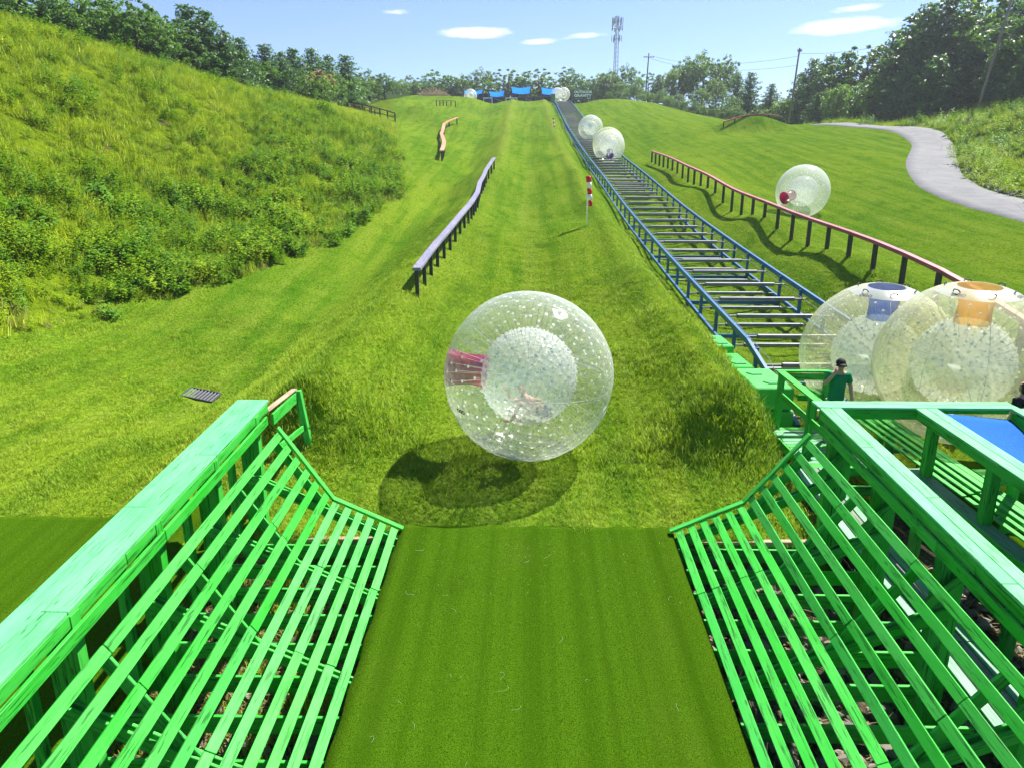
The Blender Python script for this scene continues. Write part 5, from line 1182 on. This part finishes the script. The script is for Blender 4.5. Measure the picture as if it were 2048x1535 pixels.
# ------------------------------------------------------------------ trees
def leaf_mat(name, c0, c1, tr=.4):
    nt = NT(name); g = nt.new('NewGeometry'); rd = nt.new('ObjectInfo').outputs['Random']
    c = nt.mix(nt.ramp(nt.noise(g.outputs['Position'], .45, 4, .6), [(.35, 0.0), (.65, 1.0)]), c0, c1)
    c = nt.mix(nt.ramp(g.outputs['Random Per Island'], [(.5, 0.0), (1.0, .6)]), c, tuple(min(1, k*1.7) for k in c1))
    c = nt.mix(nt.math('MULTIPLY', rd, .35), c, tuple(k*.6 for k in c0))
    return nt.done(leaf_shader(nt, c, tr, .5, .3, .5))
M['leaf_broad'] = leaf_mat('broad_leaves', (.075, .17, .035), (.13, .24, .05)); M['leaf_light'] = leaf_mat('light_leaves', (.11, .22, .045), (.18, .29, .065)); M['leaf_cedar'] = leaf_mat('cedar_needles', (.05, .125, .045), (.085, .18, .06), .4); M['leaf_pink'] = leaf_mat('blossom', (.35, .20, .16), (.42, .27, .20))
nt = NT('bark'); g = nt.new('TexCoord').outputs['Object']; c = nt.mix(nt.ramp(nt.noise(nt.mapping(g, (6, 6, 1.2)), 1.5, 5), [(.35, 0.0), (.65, 1.0)]), (.055, .042, .030), (.14, .115, .09)); M['bark'] = nt.done(bsdf(nt, c, .9, .2))
def leaves(centres, radii, per, size, r, flat=.75):
    """leaf quads scattered in small clumps"""
    n = len(centres)*per; c = np.repeat(centres, per, 0); rad = np.repeat(radii, per); d = r.normal(size=(n, 3)); d /= np.linalg.norm(d, axis=1)[:, None]
    p = c + d*(rad*r.uniform(.25, 1.0, n)**.6)[:, None]*np.array([1, 1, flat])
    nrm = d*.6 + r.normal(size=(n, 3))*.6 + np.array([0, 0, .5]); nrm /= np.linalg.norm(nrm, axis=1)[:, None]
    a = np.cross(nrm, r.normal(size=(n, 3))); a /= np.linalg.norm(a, axis=1)[:, None]; b = np.cross(nrm, a); s = size*r.uniform(.6, 1.35, n)[:, None]
    V = np.stack([p-a*s*.5, p+b*s*.32, p+a*s*.6, p-b*s*.32], 1).reshape(-1, 3); k = np.arange(n)[:, None]*4
    return V, np.concatenate([k + np.array([0, 1, 2]), k + np.array([0, 2, 3])])
def broad_tree(seed, h, w, leaf, n_limb=9, clumps=260, per=26, low=.18):
    r = np.random.default_rng(seed); mb = MB(); top = np.array([r.uniform(-.04, .04)*h, r.uniform(-.04, .04)*h, h*.8]); trunk = [np.array([0, 0, -.4]), np.array([.01*h, 0, h*.25]), top*.6, top]
    mb.tube(trunk, [.030*h, .022*h, .013*h, .004*h], 8); lobes = [(np.array([top[0], top[1], h*.80]), .20*h)]
    for i in range(n_limb):
        f = .22 + .55*i/n_limb; a = i*2.4 + r.uniform(-.5, .5); L_ = w*.5*r.uniform(.55, .85)*(1.05-.5*abs(f-.45)); p0 = np.array([0, 0, h*f*.8]); p1 = p0 + np.array([math.cos(a)*L_, math.sin(a)*L_, h*r.uniform(.08, .22)])
        mb.tube([p0, (p0+p1)/2 + np.array([0, 0, .03*h]), p1], [.010*h, .007*h, .003*h], 5); lobes.append((p1, w*r.uniform(.16, .26)))
    cen = []; rad = []
    for i in range(clumps):
        c0, R_ = lobes[i % len(lobes)] if r.uniform() < .85 else (np.array([r.uniform(-.25, .25)*w, r.uniform(-.25, .25)*w, r.uniform(low, .85)*h]), .1*w)
        d = r.normal(size=3); d /= np.linalg.norm(d); p = c0 + d*R_*r.uniform(.55, 1.08)*np.array([1, 1, .85])
        if p[2] < low*h*.6: continue
        cen.append(p); rad.append(w*r.uniform(.035, .075))
    V, F = leaves(np.array(cen), np.array(rad), per, leaf, r)
    return (npmesh('crown', V, F), pydata('trunk', mb.v, mb.f, True))
def cedar_tree(seed, h, w, leaf, tiers=26, per=9, feather=1.0, base=.05):
    r = np.random.default_rng(seed); mb = MB(); mb.tube([(0, 0, -.4), (0, 0, h*.5), (0, 0, h)], [.022*h, .013*h, .002*h], 7); cen = []; rad = []
    for i in range(tiers):
        f = base + (1-base)*(i/tiers)**.9; nb = int(4 + 5*(1-f))
        for k in range(nb):
            a = i*2.4 + k*6.283/nb + r.uniform(-.3, .3); L_ = w*.5*(1-f)**.5*r.uniform(.45, 1.15)*min(1, .5+f*6); z = h*f; droop = r.uniform(-.05, .25)
            p1 = np.array([math.cos(a)*L_, math.sin(a)*L_, z + L_*droop]); mb.tube([(0, 0, z), p1], [.004*h, .0012*h], 3)
            m_ = max(2, int(L_/(.05*h)))
            for j in range(m_):
                g_ = (j+.7)/m_; cen.append(np.array([0, 0, z])*(1-g_) + p1*g_ + r.normal(size=3)*.012*h + np.array([0, 0, .01*h])); rad.append(h*(.045 - .018*g_)*feather)
    cen.append(np.array([0, 0, h*.99])); rad.append(.02*h)
    V, F = leaves(np.array(cen), np.array(rad), per, leaf, r, .55)
    return (npmesh('crown', V, F), pydata('trunk', mb.v, mb.f, True))
PROTO = {'b1': broad_tree(1, 10, 8.5, .34), 'b2': broad_tree(2, 10, 7, .32, 8, 230), 'b3': broad_tree(3, 10, 10, .36, 11, 300), 'b4': broad_tree(4, 10, 5.2, .32, 7, 130, 22, .12),
         'bl': broad_tree(5, 10, 9, .36, 10, 300, 26, .05), 'c1': cedar_tree(6, 10, 7.4, .34, 24, 9, 1.5), 'c2': cedar_tree(7, 10, 6.2, .32, 26, 9, 1.4), 'c3': cedar_tree(8, 10, 9.5, .36, 22, 9, 1.7), 'pk': broad_tree(9, 10, 13, .4, 11, 260, 26, .05)}
LEAFM = {'b1': 'leaf_broad', 'b2': 'leaf_broad', 'b3': 'leaf_broad', 'b4': 'leaf_broad', 'bl': 'leaf_light', 'c1': 'leaf_cedar', 'c2': 'leaf_cedar', 'c3': 'leaf_cedar', 'pk': 'leaf_light'}
for k, (cr, tk) in PROTO.items():
    cr.materials.append(M[LEAFM[k]]); tk.materials.append(M['bark'])
KIND = {'b1': 'round leafy tree', 'b2': 'upright leafy tree', 'b3': 'broad leafy tree', 'b4': 'thin airy tree', 'bl': 'pale green bushy tree', 'c1': 'dark cedar', 'c2': 'narrow dark cedar', 'c3': 'wide dark pine', 'pk': 'spreading tree flecked with pink blossom'}
ORD = ['first', 'second', 'third', 'fourth', 'fifth', 'sixth', 'seventh', 'eighth', 'ninth', 'tenth', 'eleventh', 'twelfth', 'thirteenth', 'fourteenth', 'fifteenth', 'sixteenth', 'seventeenth', 'eighteenth', 'nineteenth', 'twentieth', '21st', '22nd', '23rd', '24th', '25th', '26th', '27th', '28th', '29th', '30th']
def tree_row(rows, place, group, wide=1.0):
    """rows: (u, v of the tip, t, kind, width factor)"""
    for i, (u, v, t, k, wf) in enumerate(sorted(rows)):
        tip = P(u, v, t); z0 = Hs(tip[0], tip[1]); h = max(2.5, tip[2]-z0); s = h/10.0; rz = random.uniform(0, 6.28)
        o = thing('cedar_tree' if k[0] == 'c' else 'leafy_tree', f'{KIND[k]}, {ORD[i]} from left {place}', 'tree', (tip[0], tip[1], z0), group)
        for nm, me in (('crown', PROTO[k][0]), ('trunk', PROTO[k][1])):
            c_ = bpy.data.objects.new(nm, me); C.objects.link(c_); c_.parent = o; c_.scale = (s*wf*wide, s*wf*wide, s); c_.rotation_euler = (0, 0, rz)
        if k == 'pk':
            r = np.random.default_rng(77); d = r.normal(size=(70, 3)); d[:, 2] = abs(d[:, 2]); d /= np.linalg.norm(d, axis=1)[:, None]
            V, F = leaves(np.array([0, 0, .62*h]) + d*np.array([.42*h*wf, .42*h*wf, .36*h]), np.full(70, .04*h), 10, .3, r); link('blossom', npmesh('blossom', V + np.array([tip[0], tip[1], z0]), F), o, M['leaf_pink'])
tree_row([(-70, -60, 60, 'b3', 1), (0, -45, 66, 'c3', .8), (75, -18, 62, 'b1', 1), (140, -30, 64, 'b3', .9), (200, -12, 66, 'b2', 1.1), (262, -6, 64, 'b1', .95), (305, 22, 68, 'c3', .8), (345, 32, 70, 'b2', .9), (372, 12, 72, 'c2', 1.1), (408, 22, 74, 'c1', 1), (445, 62, 76, 'c3', .9), (478, 78, 80, 'c1', 1), (528, 90, 86, 'c2', 1.2), (560, 105, 88, 'c3', .9), (585, 98, 92, 'c1', 1.1), (622, 98, 96, 'c3', .9), (655, 112, 100, 'c1', 1), (690, 112, 104, 'c1', 1.1), (640, 142, 90, 'pk', .9), (500, 112, 84, 'b1', 1.1), (-10, -20, 72, 'b1', 1.2), (110, 0, 74, 'b3', 1.1), (235, 15, 76, 'b3', 1.1), (390, 60, 82, 'b1', 1.2), (540, 125, 100, 'b3', 1.1), (600, 128, 108, 'b1', 1.2), (670, 140, 112, 'b3', 1.1), (320, 50, 80, 'b1', 1.2), (455, 95, 90, 'b3', 1.1), (570, 118, 102, 'b1', 1.1)], 'in the row along the left hill', 'trees along the left hill', 1.3)
tree_row([(712, 148, 128, 'bl', 1), (735, 138, 140, 'b2', 1.1), (768, 146, 145, 'b1', 1), (798, 158, 190, 'bl', .9), (822, 150, 200, 'b1', 1), (868, 140, 205, 'b2', 1.2), (898, 146, 206, 'b4', 1.2), (926, 150, 208, 'b1', .9), (958, 136, 206, 'b3', .8), (1013, 131, 207, 'b4', 1.3), (1034, 148, 212, 'bl', .8), (1080, 131, 207, 'b4', 1.4), (1104, 152, 214, 'b4', 1.1), (1136, 134, 208, 'b2', 1), (1166, 148, 212, 'b1', .9), (850, 160, 215, 'b3', .9), (985, 168, 225, 'b1', 1), (1060, 170, 228, 'bl', 1), (755, 165, 150, 'bl', 1.2), (838, 168, 206, 'bl', 1.3), (885, 170, 208, 'b3', 1.2), (1120, 168, 216, 'bl', 1.4), (1150, 165, 220, 'b3', 1.2), (785, 170, 175, 'b3', 1.2)], 'in the row behind the crest', 'trees behind the crest', 1.3)
tree_row([(1196, 146, 200, 'b1', 1), (1215, 140, 196, 'bl', .9), (1252, 128, 192, 'b3', .9), (1240, 160, 180, 'bl', .8), (1300, 140, 196, 'b4', 1.5), (1318, 150, 176, 'c3', .9), (1345, 132, 180, 'bl', .8), (1372, 112, 182, 'b1', .8), (1412, 101, 178, 'b3', .85), (1452, 108, 176, 'b1', .8), (1436, 150, 160, 'bl', .7), (1478, 150, 148, 'c3', .9), (1503, 146, 142, 'c1', 1.1), (1400, 172, 156, 'bl', .9), (1290, 178, 174, 'bl', .8), (1545, 168, 140, 'c3', 1), (1270, 165, 185, 'b1', 1), (1360, 185, 168, 'bl', .9), (1465, 190, 140, 'b3', .8)], 'in the clump right of the sign', 'trees between the sign and the wood-edge pole')
tree_row([(1605, 146, 134, 'c1', 1), (1630, 118, 128, 'c3', .9), (1662, 112, 124, 'c1', 1.1), (1700, 104, 120, 'c3', .9), (1735, 78, 116, 'b4', 1.3), (1765, 92, 118, 'c1', 1.2), (1800, 62, 112, 'c3', .9), (1835, 28, 108, 'c1', 1.2), (1862, 8, 104, 'c3', .9), (1905, -8, 102, 'c1', 1.2), (1945, -5, 104, 'c3', .9), (1985, -25, 100, 'b1', .8), (2025, -10, 98, 'c3', 1), (2075, -40, 94, 'c1', 1.2), (2120, -40, 88, 'b3', .9), (1680, 160, 112, 'bl', .8), (1745, 150, 108, 'b1', .8), (1820, 120, 102, 'c3', 1), (1880, 110, 98, 'c3', 1.1), (1930, 100, 100, 'c3', 1.1), (2010, 90, 92, 'c3', 1), (1570, 190, 128, 'bl', .9), (2060, 110, 84, 'c3', 1), (1640, 185, 116, 'c3', 1)], 'in the wood on the right', 'trees in the right-hand wood', 1.15)
# bushes along the edge of the right wood and behind the crest
weeds('wood_edge_brush', 900, (18, 80, 96, 190), [(PROTO['bl'][0].copy(), M['leaf_light']), (PROTO['b1'][0].copy(), M['leaf_broad'])], lambda x, y: forest_mask(x, y)*(forest_mask(x, y) > .2)*(1-sstep(6, 22, y - np.interp(x, [-200, -60, -34, -26, 10, 30, 36, 60, 200], [20, 60, 80, 196, 203, 172, 136, 128, 20]))), .12, .30, 'low brush along the foot of the right wood', 'brush', .3)

# ------------------------------------------------------------------ haze volume added over the hill, imitating the veil of sun glare
hz = MB(); hz.box((0, 420, 29), (860, 990, 74)); nt = NT('haze'); vol = nt.new('VolumePrincipled', {'Color': (.86, .93, 1.0, 1), 'Density': .0003, 'Anisotropy': .35}); nt.t.links.new(vol.outputs[0], nt.out.inputs['Volume'])
hob = hz.build('haze', nt.m); tag(hob, 'thin haze added over the hill to imitate the veil of sun glare', 'haze', kind='stuff')
